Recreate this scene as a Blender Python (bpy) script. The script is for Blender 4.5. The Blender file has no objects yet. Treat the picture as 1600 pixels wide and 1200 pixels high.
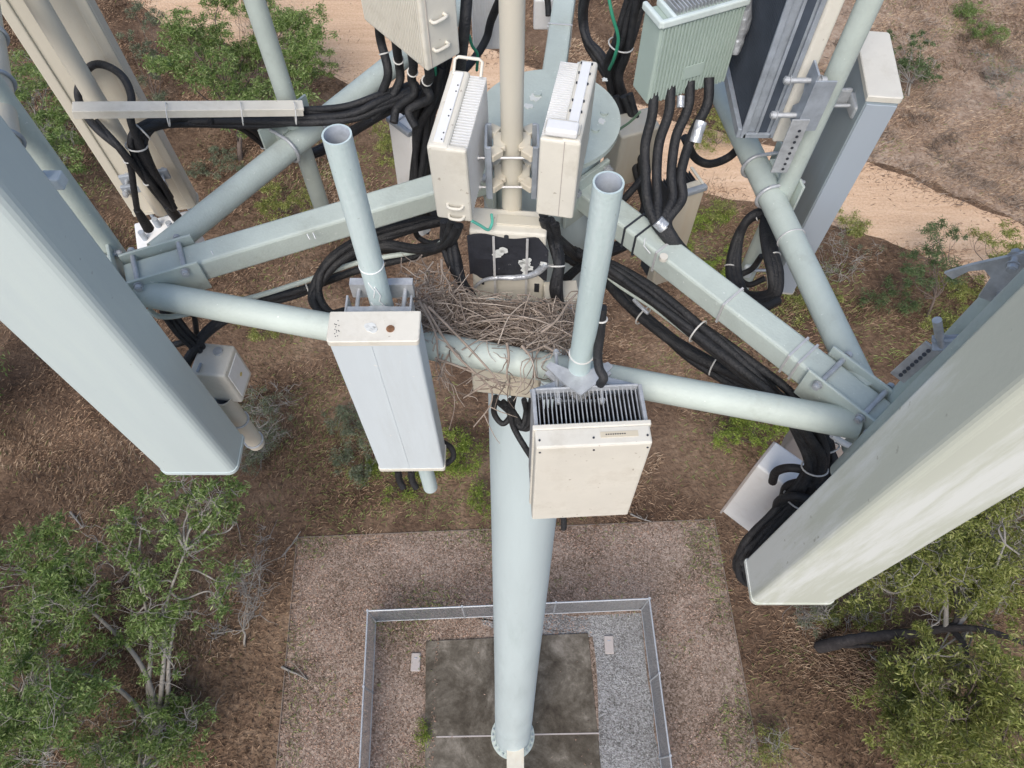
import bpy, bmesh, math, random
import numpy as np
from mathutils import Vector, Matrix
random.seed(7); RNG = np.random.default_rng(7)
R_ = math.radians
SC = bpy.context.scene; COL = SC.collection

# ---------------------------------------------------------------- camera
CH = 42.0                       # drone height above the ground, metres
FPX = 1147.0                    # focal length in photo pixels (1600 wide)
TILT = math.atan(640.0/FPX)
cam = bpy.data.cameras.new('camera'); co = bpy.data.objects.new('camera', cam); COL.objects.link(co)
cam.sensor_width = 36; cam.lens = 36*FPX/1600; cam.clip_start = .05; cam.clip_end = 2000
co.location = (0, 0, CH); co.rotation_euler = (TILT, 0, 0); SC.camera = co
# ---------------------------------------------------------------- light
SUN_EL, SUN_AZ = 50, 195        # azimuth clockwise from +Y (sun high in the south)
w = bpy.data.worlds.new('World'); SC.world = w; w.use_nodes = True
nt = w.node_tree; sky = nt.nodes.new('ShaderNodeTexSky'); sky.sky_type = 'NISHITA'; sky.sun_disc = False
sky.sun_elevation = R_(SUN_EL); sky.sun_rotation = R_(SUN_AZ); sky.air_density = 1.0; sky.dust_density = 3.0; sky.ozone_density = 1.0
nt.links.new(sky.outputs[0], nt.nodes['Background'].inputs[0]); nt.nodes['Background'].inputs[1].default_value = .13
sl = bpy.data.lights.new('sun', 'SUN'); sl.energy = 1.5; sl.angle = R_(35); sl.color = (1, .96, .9)
so = bpy.data.objects.new('sun', sl); COL.objects.link(so)
az = R_(SUN_AZ); d = Vector((math.sin(az)*math.cos(R_(SUN_EL)), math.cos(az)*math.cos(R_(SUN_EL)), math.sin(R_(SUN_EL))))
so.rotation_euler = (-d).to_track_quat('-Z', 'Y').to_euler()
SC.view_settings.view_transform = 'Standard'; SC.view_settings.look = 'None'; SC.view_settings.exposure = .5; SC.view_settings.gamma = 1

def P(px, py, h):
    """world point seen at photo pixel (px,py), h metres below the drone"""
    x, y = (px-800)/FPX, -(py-600)/FPX
    c, s = math.cos(TILT), math.sin(TILT)
    dv = Vector((x, y*c+s, y*s-c)); dv *= (h/-dv.z if h > 0 else -h/math.hypot(dv.x, dv.y))   # h < 0: horizontal distance instead
    return Vector((dv.x, dv.y, CH+dv.z))
def Z(h): return CH-h

# ---------------------------------------------------------------- materials
MATS = {}
def mat(name, col, rough=.55, var=.12, scale=6., metal=0., bump=.0, bscale=60., dirt=None, dirtamt=.35, dscale=3., streak=False, rnd=None, trans=0., dpos=(.5, .7), specks=None):
    m = bpy.data.materials.new(name); m.use_nodes = True; n = m.node_tree.nodes; l = m.node_tree.links
    b = n['Principled BSDF']; b.inputs['Roughness'].default_value = rough; b.inputs['Metallic'].default_value = metal
    tc = n.new('ShaderNodeTexCoord'); mp = n.new('ShaderNodeMapping'); l.new(tc.outputs['Object'], mp.inputs[0])
    if streak: mp.inputs['Scale'].default_value = (1, 1, .12)
    nz = n.new('ShaderNodeTexNoise'); nz.inputs['Scale'].default_value = scale; nz.inputs['Detail'].default_value = 6; nz.inputs['Roughness'].default_value = .65
    l.new(mp.outputs[0], nz.inputs['Vector'])
    hs = n.new('ShaderNodeMix'); hs.data_type = 'RGBA'
    c0 = [max(0, c*(1-var)) for c in col]; c1 = [min(1, c*(1+var)) for c in col]
    rp = n.new('ShaderNodeMapRange'); rp.inputs[1].default_value = .3; rp.inputs[2].default_value = .7
    l.new(nz.outputs[0], rp.inputs[0]); l.new(rp.outputs[0], hs.inputs[0])
    hs.inputs[6].default_value = (*c0, 1); hs.inputs[7].default_value = (*c1, 1)
    out = hs.outputs[2]
    if dirt:
        n2 = n.new('ShaderNodeTexNoise'); n2.inputs['Scale'].default_value = dscale; n2.inputs['Detail'].default_value = 9; n2.inputs['Roughness'].default_value = .72
        l.new(mp.outputs[0], n2.inputs['Vector'])
        r2 = n.new('ShaderNodeMapRange'); r2.inputs[1].default_value = dpos[0]; r2.inputs[2].default_value = dpos[1]; r2.inputs[4].default_value = dirtamt
        l.new(n2.outputs[0], r2.inputs[0])
        mx = n.new('ShaderNodeMix'); mx.data_type = 'RGBA'; l.new(r2.outputs[0], mx.inputs[0]); l.new(out, mx.inputs[6]); mx.inputs[7].default_value = (*dirt, 1)
        out = mx.outputs[2]
    if specks:
        n4 = n.new('ShaderNodeTexNoise'); n4.inputs['Scale'].default_value = specks[1]; n4.inputs['Detail'].default_value = 3; l.new(tc.outputs['Object'], n4.inputs['Vector'])
        r4 = n.new('ShaderNodeMapRange'); r4.inputs[1].default_value = specks[2]; r4.inputs[2].default_value = specks[2]+.04; r4.inputs[4].default_value = .8
        l.new(n4.outputs[0], r4.inputs[0]); mx = n.new('ShaderNodeMix'); mx.data_type = 'RGBA'; l.new(r4.outputs[0], mx.inputs[0]); l.new(out, mx.inputs[6]); mx.inputs[7].default_value = (*specks[0], 1); out = mx.outputs[2]
    if rnd:
        g = n.new('ShaderNodeNewGeometry'); cr = n.new('ShaderNodeValToRGB'); l.new(g.outputs['Random Per Island'], cr.inputs[0])
        e = cr.color_ramp.elements; e[0].color = (*rnd[0], 1); e[1].color = (*rnd[-1], 1)
        for k, c in enumerate(rnd[1:-1]):
            q = e.new((k+1)/(len(rnd)-1)); q.color = (*c, 1)
        mx = n.new('ShaderNodeMix'); mx.data_type = 'RGBA'; mx.blend_type = 'MULTIPLY'; mx.inputs[0].default_value = 1
        sc = n.new('ShaderNodeMix'); sc.data_type = 'RGBA'; l.new(rp.outputs[0], sc.inputs[0]); sc.inputs[6].default_value = (1-var,)*3+(1,); sc.inputs[7].default_value = (1+var,)*3+(1,)
        l.new(cr.outputs[0], mx.inputs[6]); l.new(sc.outputs[2], mx.inputs[7]); out = mx.outputs[2]
    l.new(out, b.inputs['Base Color'])
    if trans:
        t = n.new('ShaderNodeBsdfTranslucent'); l.new(out, t.inputs[0]); ms = n.new('ShaderNodeMixShader'); ms.inputs[0].default_value = trans
        l.new(b.outputs[0], ms.inputs[1]); l.new(t.outputs[0], ms.inputs[2]); l.new(ms.outputs[0], n['Material Output'].inputs[0])
    rr = n.new('ShaderNodeMapRange'); rr.inputs[3].default_value = max(0, rough-.1); rr.inputs[4].default_value = min(1, rough+.12)
    l.new(nz.outputs[0], rr.inputs[0]); l.new(rr.outputs[0], b.inputs['Roughness'])
    if bump:
        n3 = n.new('ShaderNodeTexNoise'); n3.inputs['Scale'].default_value = bscale; n3.inputs['Detail'].default_value = 4; l.new(tc.outputs['Object'], n3.inputs['Vector'])
        bp = n.new('ShaderNodeBump'); bp.inputs['Strength'].default_value = bump; bp.inputs['Distance'].default_value = .01
        l.new(n3.outputs[0], bp.inputs['Height']); l.new(bp.outputs[0], b.inputs['Normal'])
    MATS[name] = m; return m
mint = mat('mint_paint', (.485, .55, .51), .55, .09, 5, bump=.15, bscale=90, dirt=(.34, .375, .33), dirtamt=.65, dscale=6, dpos=(.53, .75), specks=((.72, .75, .72), 55, .70))
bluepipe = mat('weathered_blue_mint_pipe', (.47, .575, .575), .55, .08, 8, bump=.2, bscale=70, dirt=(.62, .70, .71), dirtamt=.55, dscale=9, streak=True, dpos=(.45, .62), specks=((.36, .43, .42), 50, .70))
mintpole = mat('mint_pole', (.56, .655, .67), .5, .06, 1.5, bump=.1, bscale=30, dirt=(.34, .43, .42), dirtamt=.4, dscale=1.8, streak=True, dpos=(.52, .75), specks=((.40, .46, .45), 6, .72))
mintant = mat('antenna_grey_blue', (.515, .595, .60), .55, .05, 2, bump=.06, dirt=(.56, .64, .61), dirtamt=.5, dscale=4, streak=True, dpos=(.5, .7), specks=((.36, .40, .40), 30, .72))
antgreen = mat('antenna_grey_green', (.52, .55, .48), .6, .07, 2.5, bump=.06, dirt=(.74, .77, .78), dirtamt=.6, dscale=2.6, streak=True, dpos=(.51, .60), specks=((.36, .37, .32), 30, .71))
bluegrey = mat('radome_pale_blue', (.60, .665, .70), .55, .05, 3, bump=.04, dirt=(.44, .47, .47), dirtamt=.45, dscale=5, streak=True, dpos=(.5, .75), specks=((.75, .76, .75), 40, .71))
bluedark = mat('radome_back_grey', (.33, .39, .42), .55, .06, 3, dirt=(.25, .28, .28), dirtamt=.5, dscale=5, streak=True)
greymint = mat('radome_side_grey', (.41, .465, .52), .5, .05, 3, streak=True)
cream = mat('cream_plastic', (.68, .655, .58), .55, .05, 5, bump=.05, dirt=(.46, .42, .34), dirtamt=.5, dscale=6, dpos=(.5, .72), specks=((.36, .31, .25), 45, .71))
creamdirty = mat('cream_weathered', (.585, .555, .47), .6, .06, 3, bump=.1, dirt=(.52, .40, .26), dirtamt=.5, dscale=2.2, streak=True)
white = mat('white_powder_coat', (.80, .81, .81), .45, .04, 6, dirt=(.6, .56, .5), dirtamt=.3, dscale=8)
mauve = mat('weathered_grey_cover', (.42, .38, .36), .6, .08, 5, dirt=(.3, .25, .22), dirtamt=.4, dscale=7)
greenrru = mat('green_grey_paint', (.37, .455, .41), .5, .05, 6, bump=.05, dirt=(.45, .52, .48), dirtamt=.4, dscale=8)
galv = mat('galvanised_steel', (.47, .49, .51), .45, .22, 22, metal=.35, bump=.1, bscale=80)
galvb = mat('galvanised_blue_grey', (.36, .40, .45), .5, .2, 16, metal=.3, bump=.1)
dark = mat('dark_heat_sink', (.035, .04, .05), .6, .2, 8)
darkblue = mat('navy_heat_sink', (.055, .07, .095), .55, .2, 8)
black = mat('black_rubber', (.014, .015, .018), .6, .4, 20, bump=.5, bscale=120, dirt=(.07, .068, .066), dirtamt=.4, dscale=9)
membrane = mat('black_membrane', (.022, .024, .032), .7, .3, 12, bump=.4, bscale=30, dirt=(.8, .8, .82), dirtamt=1., dscale=5.2, dpos=(.635, .65))
green = mat('green_earth_cable', (.03, .25, .15), .5, .1, 10)
steel = mat('stainless_band', (.62, .62, .62), .35, .1, 20, metal=.3)
tiem = mat('pale_tie', (.6, .6, .58), .5, .1, 20)
inner = mat('pipe_inside_zinc', (.44, .48, .53), .5, .25, 12, dirt=(.25, .3, .36), dirtamt=.5, dscale=9)
twigm = mat('twig_bark', (.3, .25, .22), .85, .3, 30, rnd=[(.10, .075, .06), (.34, .28, .235), (.17, .13, .105), (.50, .43, .365), (.23, .18, .145)])
core = mat('nest_core_brown', (.07, .04, .025), .95, .5, 60, bump=1, bscale=90)
barkw = mat('pale_bark', (.27, .25, .225), .85, .25, 3, bump=.5, bscale=12)
barkd = mat('charred_bark', (.035, .03, .03), .9, .35, 5, bump=.8, bscale=12, dirt=(.12, .11, .10), dirtamt=.5, dscale=3)
barkb = mat('brown_bark', (.13, .10, .085), .9, .3, 4, bump=.5, bscale=12)
LEAF = {}
def leafmat(k, cs): LEAF[k] = mat('leaf_'+k, (.1, .14, .05), .5, .25, .5, rnd=cs, trans=.42)
leafmat('green', [(.065, .13, .025), (.24, .33, .095), (.115, .20, .045), (.42, .50, .22), (.16, .25, .065)])
leafmat('olive', [(.10, .13, .025), (.32, .35, .09), (.17, .205, .045), (.52, .52, .2), (.22, .26, .06)])
leafmat('yellow', [(.12, .18, .02), (.27, .36, .055), (.17, .25, .035), (.42, .48, .12), (.2, .28, .045)])
leafmat('grey', [(.12, .15, .085), (.21, .25, .16), (.15, .18, .11), (.28, .30, .22), (.13, .17, .08)])
leafmat('dark', [(.045, .085, .032), (.13, .19, .075), (.07, .12, .045), (.2, .26, .12), (.09, .14, .055)])
grassm = mat('dry_grass', (.2, .15, .1), .9, .55, .16, rnd=[(.085, .052, .034), (.22, .14, .09), (.12, .073, .047), (.38, .27, .18), (.165, .10, .064)])
grassp = mat('straw_grass', (.2, .15, .1), .9, .35, .2, rnd=[(.17, .11, .07), (.40, .28, .185), (.25, .165, .11), (.54, .42, .30), (.3, .205, .14)])
grassg = mat('green_grass', (.2, .15, .1), .9, .3, .3, rnd=[(.09, .12, .03), (.2, .24, .07), (.13, .17, .045), (.27, .30, .12), (.14, .18, .05)])
litterm = mat('fallen_leaves', (.3, .2, .12), .8, .2, 1., rnd=[(.13, .07, .05), (.42, .27, .19), (.24, .15, .11), (.56, .42, .34), (.32, .20, .15)])

def ground_mat(name, stops, s1, s2, bump=.6, bs=8., vor=0, w2=.5, stretch=None):
    m = bpy.data.materials.new(name); m.use_nodes = True; n = m.node_tree.nodes; l = m.node_tree.links
    b = n['Principled BSDF']; b.inputs['Roughness'].default_value = .95; b.inputs['Specular IOR Level'].default_value = .15
    tc = n.new('ShaderNodeTexCoord')
    a = n.new('ShaderNodeTexNoise'); a.inputs['Scale'].default_value = s1; a.inputs['Detail'].default_value = 8; a.inputs['Roughness'].default_value = .7; a.inputs['Distortion'].default_value = .6
    c = n.new('ShaderNodeTexNoise'); c.inputs['Scale'].default_value = s2; c.inputs['Detail'].default_value = 5; c.inputs['Roughness'].default_value = .75
    mp = n.new('ShaderNodeMapping'); l.new(tc.outputs['Object'], mp.inputs[0])
    if stretch: mp.inputs['Rotation'].default_value = (0, 0, R_(stretch)); mp.inputs['Scale'].default_value = (.12, 1.2, 1)
    l.new(mp.outputs[0], a.inputs[0]); l.new(tc.outputs['Object'], c.inputs[0])
    src = c.outputs[0]
    if vor:
        v = n.new('ShaderNodeTexVoronoi'); v.inputs['Scale'].default_value = vor; l.new(tc.outputs['Object'], v.inputs[0])
        sp = n.new('ShaderNodeSeparateColor'); l.new(v.outputs['Color'], sp.inputs[0]); src = sp.outputs[0]
    mx = n.new('ShaderNodeMix'); mx.inputs[0].default_value = w2; l.new(a.outputs[0], mx.inputs[2]); l.new(src, mx.inputs[3])
    cr = n.new('ShaderNodeValToRGB'); l.new(mx.outputs[0], cr.inputs[0]); e = cr.color_ramp.elements
    e[0].position = stops[0][0]; e[0].color = (*stops[0][1], 1); e[1].position = stops[-1][0]; e[1].color = (*stops[-1][1], 1)
    for p, cc in stops[1:-1]: q = e.new(p); q.color = (*cc, 1)
    l.new(cr.outputs[0], b.inputs['Base Color'])
    n3 = n.new('ShaderNodeTexNoise'); n3.inputs['Scale'].default_value = bs; n3.inputs['Detail'].default_value = 6; l.new(tc.outputs['Object'], n3.inputs[0])
    bp = n.new('ShaderNodeBump'); bp.inputs['Strength'].default_value = bump; bp.inputs['Distance'].default_value = .15
    l.new(n3.outputs[0], bp.inputs['Height']); l.new(bp.outputs[0], b.inputs['Normal'])
    return m
m_soil = ground_mat('brown_soil', [(.32, (.04, .026, .018)), (.44, (.095, .06, .04)), (.54, (.18, .12, .08)), (.68, (.33, .24, .165))], .12, 2.4, 1, 5, w2=.35)
m_hill = ground_mat('dry_hillside', [(.3, (.13, .085, .058)), (.45, (.25, .175, .125)), (.56, (.38, .29, .22)), (.7, (.52, .43, .34))], .22, 2.4, 1, 4)
m_road = ground_mat('sandy_track', [(.25, (.36, .23, .14)), (.42, (.53, .355, .23)), (.55, (.645, .46, .315)), (.75, (.76, .60, .45))], .8, 5., .6, 6, stretch=25)
m_pad = ground_mat('mauve_gravel', [(.28, (.08, .057, .04)), (.42, (.175, .13, .10)), (.54, (.265, .203, .163)), (.72, (.40, .325, .27))], .22, 9, .5, 14, vor=13., w2=.3)
m_stone = ground_mat('blue_grey_gravel', [(.25, (.12, .115, .108)), (.45, (.24, .235, .23)), (.6, (.33, .33, .33)), (.85, (.50, .50, .48))], .3, 9, .8, 14, vor=15., w2=.4)
m_slab = ground_mat('stained_concrete', [(.36, (.045, .037, .029)), (.46, (.085, .073, .057)), (.54, (.135, .119, .096)), (.66, (.28, .25, .21))], .45, 3, .2, 5, w2=.25)

# ---------------------------------------------------------------- mesh building
class MB:
    def __init__(s): s.v = []; s.f = []; s.s = []
    def add(s, vs, fs, sm=False):
        o = len(s.v); s.v += [tuple(v) for v in vs]; s.f += [tuple(i+o for i in f) for f in fs]; s.s += [sm]*len(fs); return s
    def box(s, c, dims, M=None, bev=0., seg=2):
        bm = bmesh.new(); bmesh.ops.create_cube(bm, size=1); bmesh.ops.scale(bm, vec=dims, verts=bm.verts)
        if bev: bmesh.ops.bevel(bm, geom=list(bm.edges), offset=min(bev, min(dims)*.45), segments=seg, profile=.5, affect='EDGES')
        bm.verts.index_update(); M = M or Matrix.Identity(3); c = Vector(c)
        s.add([c+M@v.co for v in bm.verts], [[v.index for v in f.verts] for f in bm.faces]); bm.free(); return s
    def bar(s, a, b, w, t, up=(0, 0, 1), bev=.002):
        a = Vector(a); b = Vector(b); x = (b-a); L = x.length; x.normalize(); up = Vector(up)
        y = up.cross(x).normalized(); z = x.cross(y); M = Matrix((x, y, z)).transposed()
        return s.box((a+b)/2, (L, w, t), M, bev)
    def tube(s, pts, r, n=12, cap=True):
        pts = [Vector(p) for p in pts]; k = len(pts); rs = r if isinstance(r, (list, tuple)) else [r]*k
        t = [(pts[min(i+1, k-1)]-pts[max(i-1, 0)]).normalized() for i in range(k)]
        u = t[0].orthogonal().normalized(); vs = []
        for i in range(k):
            u = (u-t[i]*u.dot(t[i])); u = u.normalized() if u.length > 1e-6 else t[i].orthogonal().normalized(); w_ = t[i].cross(u)
            for j in range(n):
                a = 2*math.pi*j/n; vs.append(pts[i]+(u*math.cos(a)+w_*math.sin(a))*rs[i])
        fs = [(i*n+j, i*n+(j+1) % n, (i+1)*n+(j+1) % n, (i+1)*n+j) for i in range(k-1) for j in range(n)]
        s.add(vs, fs, True)
        if cap: s.add(vs[:n], [tuple(range(n))[::-1]]); s.add(vs[-n:], [tuple(range(n))])
        return s
    def ring(s, c, ax, R, r, a0=0, a1=360, n=28, m=8, ref=None):
        ax = Vector(ax).normalized(); u = (Vector(ref)-ax*Vector(ref).dot(ax)).normalized() if ref is not None else ax.orthogonal().normalized(); w_ = ax.cross(u); c = Vector(c)
        pts = [c+(u*math.cos(R_(a0+(a1-a0)*i/n))+w_*math.sin(R_(a0+(a1-a0)*i/n)))*R for i in range(n+1)]
        return s.tube(pts, r, m, cap=abs(a1-a0) < 359)
    def bolt(s, a, b, r=.007, head=.013):
        a = Vector(a); b = Vector(b); x = (b-a).normalized(); s.tube([a, b], r, 8)
        for q, dd in ((a, x), (b, -x)):
            s.tube([q+dd*.004, q+dd*(.004+head)], head, 6); s.tube([q+dd*(.005+head), q+dd*(.008+head)], head*1.25, 10)
        return s
    def build(s, name, m, parent=None, loc=None, mats=None):
        me = bpy.data.meshes.new(name); me.from_pydata(s.v, [], s.f); me.polygons.foreach_set('use_smooth', s.s)
        me.materials.append(m); me.update(); o = bpy.data.objects.new(name, me); COL.objects.link(o)
        if parent: o.parent = parent
        if loc: o.location = loc
        return o
def tag(o, label=None, cat=None, group=None, kind=None):
    if label: o['label'] = label
    if cat: o['category'] = cat
    if group: o['group'] = group
    if kind: o['kind'] = kind
    return o
def thing(name, label, cat, loc=(0, 0, 0), rot=(0, 0, 0), group=None):
    o = bpy.data.objects.new(name, None); o.empty_display_size = .2; COL.objects.link(o); o.location = loc; o.rotation_euler = rot
    return tag(o, label, cat, group)
def cat_rom(pts, n=8):
    pts = [Vector(p) for p in pts]; q = [pts[0]*2-pts[1]]+pts+[pts[-1]*2-pts[-2]]; out = []
    for i in range(1, len(q)-2):
        for k in range(n):
            t = k/n; a, b, c, d_ = q[i-1], q[i], q[i+1], q[i+2]
            out.append(.5*((2*b)+(c-a)*t+(2*a-5*b+4*c-d_)*t*t+(3*b-a-3*c+d_)*t**3))
    out.append(pts[-1]); return out
def npmesh(name, V, F, m, parent=None):
    """V (n,3) and F (k,3|4) numpy -> object"""
    me = bpy.data.meshes.new(name); k, c = F.shape
    me.vertices.add(len(V)); me.vertices.foreach_set('co', V.astype(np.float32).ravel())
    me.loops.add(k*c); me.loops.foreach_set('vertex_index', F.astype(np.int32).ravel())
    me.polygons.add(k); me.polygons.foreach_set('loop_start', np.arange(0, k*c, c, dtype=np.int32)); me.polygons.foreach_set('loop_total', np.full(k, c, np.int32))
    me.materials.append(m); me.update(calc_edges=True); o = bpy.data.objects.new(name, me); COL.objects.link(o)
    if parent: o.parent = parent
    return o
def sheet(name, pts, z, m, kind='structure', label=None, cat=None):
    me = bpy.data.meshes.new(name); me.from_pydata([(x, y, z) for x, y in pts], [], [tuple(range(len(pts)))]); me.materials.append(m)
    if me.polygons[0].normal.z < 0: me.flip_normals()
    o = bpy.data.objects.new(name, me); COL.objects.link(o); return tag(o, label, cat, kind=kind)
def g(px, py): p = P(px, py, CH); return (p.x, p.y)
def rough(pts, amp, n=6):
    """closed outline with natural wobble"""
    out = []; k = len(pts)
    for i in range(k):
        a = Vector(pts[i]); b = Vector(pts[(i+1) % k])
        for j in range(n):
            q = a.lerp(b, j/n); out.append((q.x+random.uniform(-amp, amp), q.y+random.uniform(-amp, amp)))
    return out

# ================================================================ THE GROUND
sheet('ground', [(-260, -160), (260, -160), (260, 340), (-260, 340)], 0, m_soil)
hill = [g(x, y) for x, y in [(1180, 205), (1290, 238), (1400, 262), (1500, 310), (1620, 352)]]
sheet('hillside', rough([(120, 62), (150, 260), (-5, 260), (20, 90)]+hill, .5, 5), .004, m_hill)
upper = [g(x, y) for x, y in [(1650, 372), (1560, 335), (1470, 300), (1380, 262), (1280, 238), (1180, 220), (1060, 190), (960, 150), (850, 110), (740, 70), (640, 20), (560, -20)]]+[(-20, 82), (-70, 96)]
lower = [(-90, 84), (-45, 66)]+[g(x, y) for x, y in [(180, -10), (260, 35), (360, 70), (450, 90), (540, 130), (640, 165), (760, 215), (900, 262), (1020, 285), (1100, 300), (1190, 320), (1290, 350), (1380, 372), (1450, 400), (1530, 440), (1660, 500)]]
sheet('dirt_road', rough(upper+lower, .28, 4), .008, m_road)
pad = [(-12.6, 13.1), (12.0, 14.2), (13.2, -12), (-11.2, -12.5)]
sheet('gravel_pad', pad, .012, m_pad)
FA, FB = Vector((-7.53, 8.32, 0)), Vector((7.22, 8.95, 0)); FD = Vector((-6.9, -6.4, 0)); FC = Vector((7.85, -5.8, 0))
sheet('gravel_strip', rough([(-2, 8.5), (7.15, 8.85), (7.8, -5.7), (4.75, -5.7), (4.45, 7.6), (0, 7.5)], .12, 12), .016, m_stone)
slab = MB().box((0.05, 1.0, .06), (8.9, 13.0, .1), Matrix.Rotation(R_(2.8), 3, 'Z'), .02)
s_o = slab.build('concrete_slab', m_slab); tag(s_o, kind='structure')
tag(MB().bar((-3.9, 2.55, .125), (-.9, 2.6, .125), .07, .02).build('earth_strap', mauve), 'pale flat strip across the dark slab left of the pole base', 'strip', 'pale strips on the concrete slab')
tag(MB().bar((1.0, 2.66, .125), (4.5, 2.72, .125), .07, .02).build('earth_strap', mauve), 'pale flat strip across the dark slab right of the pole base', 'strip', 'pale strips on the concrete slab')
# timber edging round the pad: four boards
timber = mat('weathered_timber', (.20, .16, .13), .9, .3, 4)
for (a, b, lb) in ((0, 1, 'far'), (1, 2, 'right'), (3, 0, 'left')):
    A = Vector((*pad[a], .05)); B = Vector((*pad[b], .05))
    tag(MB().bar(A, B, .05, .07).build('edging_board', timber), 'weathered timber edging board along the %s edge of the gravel pad' % lb, 'edging board', 'timber edging round the gravel pad')
for (x, y, lb) in ((-5.2, 6.2, 'left'), (5.3, 7.1, 'right')):
    t = thing('pit_cover', 'small pale oval pit cover in the gravel %s of the slab inside the fence' % lb, 'pit cover', (x, y, 0), group='pit covers inside the fence')
    MB().box((0, 0, .07), (.5, .95, .12), None, .05, 3).build('lid', mauve, t); MB().box((0, .2, .14), (.16, .05, .03), None, .01).build('lifting_handle', galvb, t)
# chain-link fence
fz = 2.8; fence = thing('mesh_fence', 'galvanised blue grey mesh fence round the pole compound', 'fence')
def fence_side(A, B, nb):
    D = (B-A); L = D.length; u = D/L
    MB().tube([A+Vector((0, 0, fz)), B+Vector((0, 0, fz))], .045, 8).build('top_rail', galv, fence)
    MB().tube([A+Vector((0, 0, .15)), B+Vector((0, 0, .15))], .03, 6).build('bottom_rail', galv, fence)
    for i in range(nb):
        a = A+D*(i/nb); b = A+D*((i+1)/nb); m = MB(); n = int((b-a).length/.07)
        for k in range(n):
            q = a+(b-a)*(k/n)
            dx = u*.22
            for sg in (1, -1):
                p0 = q-dx*sg; p1 = q+dx*sg
                m.tube([Vector((p0.x, p0.y, .12)), Vector((q.x, q.y, fz*.5)), Vector((p1.x, p1.y, fz))], .011, 3, False)
        m.build('mesh_panel', galv, fence)
        MB().tube([a, a+Vector((0, 0, fz+.08))], .05, 8).tube([a+Vector((0, 0, fz+.06)), a+Vector((0, 0, fz+.12))], .065, 8).build('post', galv, fence)
fence_side(FA, FB, 3); fence_side(FB, FC, 4); fence_side(FD, FA, 4); fence_side(FC, FD, 3)
# elevated cable tray from the pole foot
t = thing('cable_bridge', 'pale cream covered cable bridge leading from the foot of the pole', 'cable bridge')
MB().box((.16, -2.3, 3.0), (.82, 9.1, .14), None, .02).build('cover', creamdirty, t)
for y in (-.5, -4): 
    for sx in (-.3, .3): MB().tube([(.16+sx, y, .1), (.16+sx, y, 2.93)], .05, 8).build('post', galv, t)
MB().box((.16, -2.3, 2.9), (.7, 9.0, .06), None, .01).build('ladder', galvb, t)

# ================================================================ VEGETATION
def leaves(C, sizes, droop=.5, wd=.2):
    """C (n,3) centres -> diamond leaves"""
    n = len(C); th = RNG.uniform(0, 2*np.pi, n); el = RNG.normal(-droop, .5, n)
    D = np.stack([np.cos(th)*np.cos(el), np.sin(th)*np.cos(el), np.sin(el)], 1)
    U = RNG.normal(size=(n, 3)); U[:, 2] *= .5; S = np.cross(D, U); S /= np.linalg.norm(S, axis=1)[:, None]+1e-9
    L = sizes[:, None]; V = np.stack([C, C+D*L*.5+S*L*wd, C+D*L, C+D*L*.5-S*L*wd], 1).reshape(-1, 3)
    return V, np.arange(4*n).reshape(n, 4)
def branch(m, a, b, r0, r1, bend=.15, n=5, sides=6):
    a = Vector(a); b = Vector(b); L = (b-a).length
    o1 = Vector([random.uniform(-1, 1)*L*bend for _ in range(3)]); o2 = Vector([random.uniform(-1, 1)*L*bend for _ in range(3)])
    pts = cat_rom([a, a.lerp(b, .33)+o1, a.lerp(b, .68)+o2, b], n); k = len(pts)
    m.tube(pts, [r0+(r1-r0)*i/(k-1) for i in range(k)], sides, False); return pts
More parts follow.
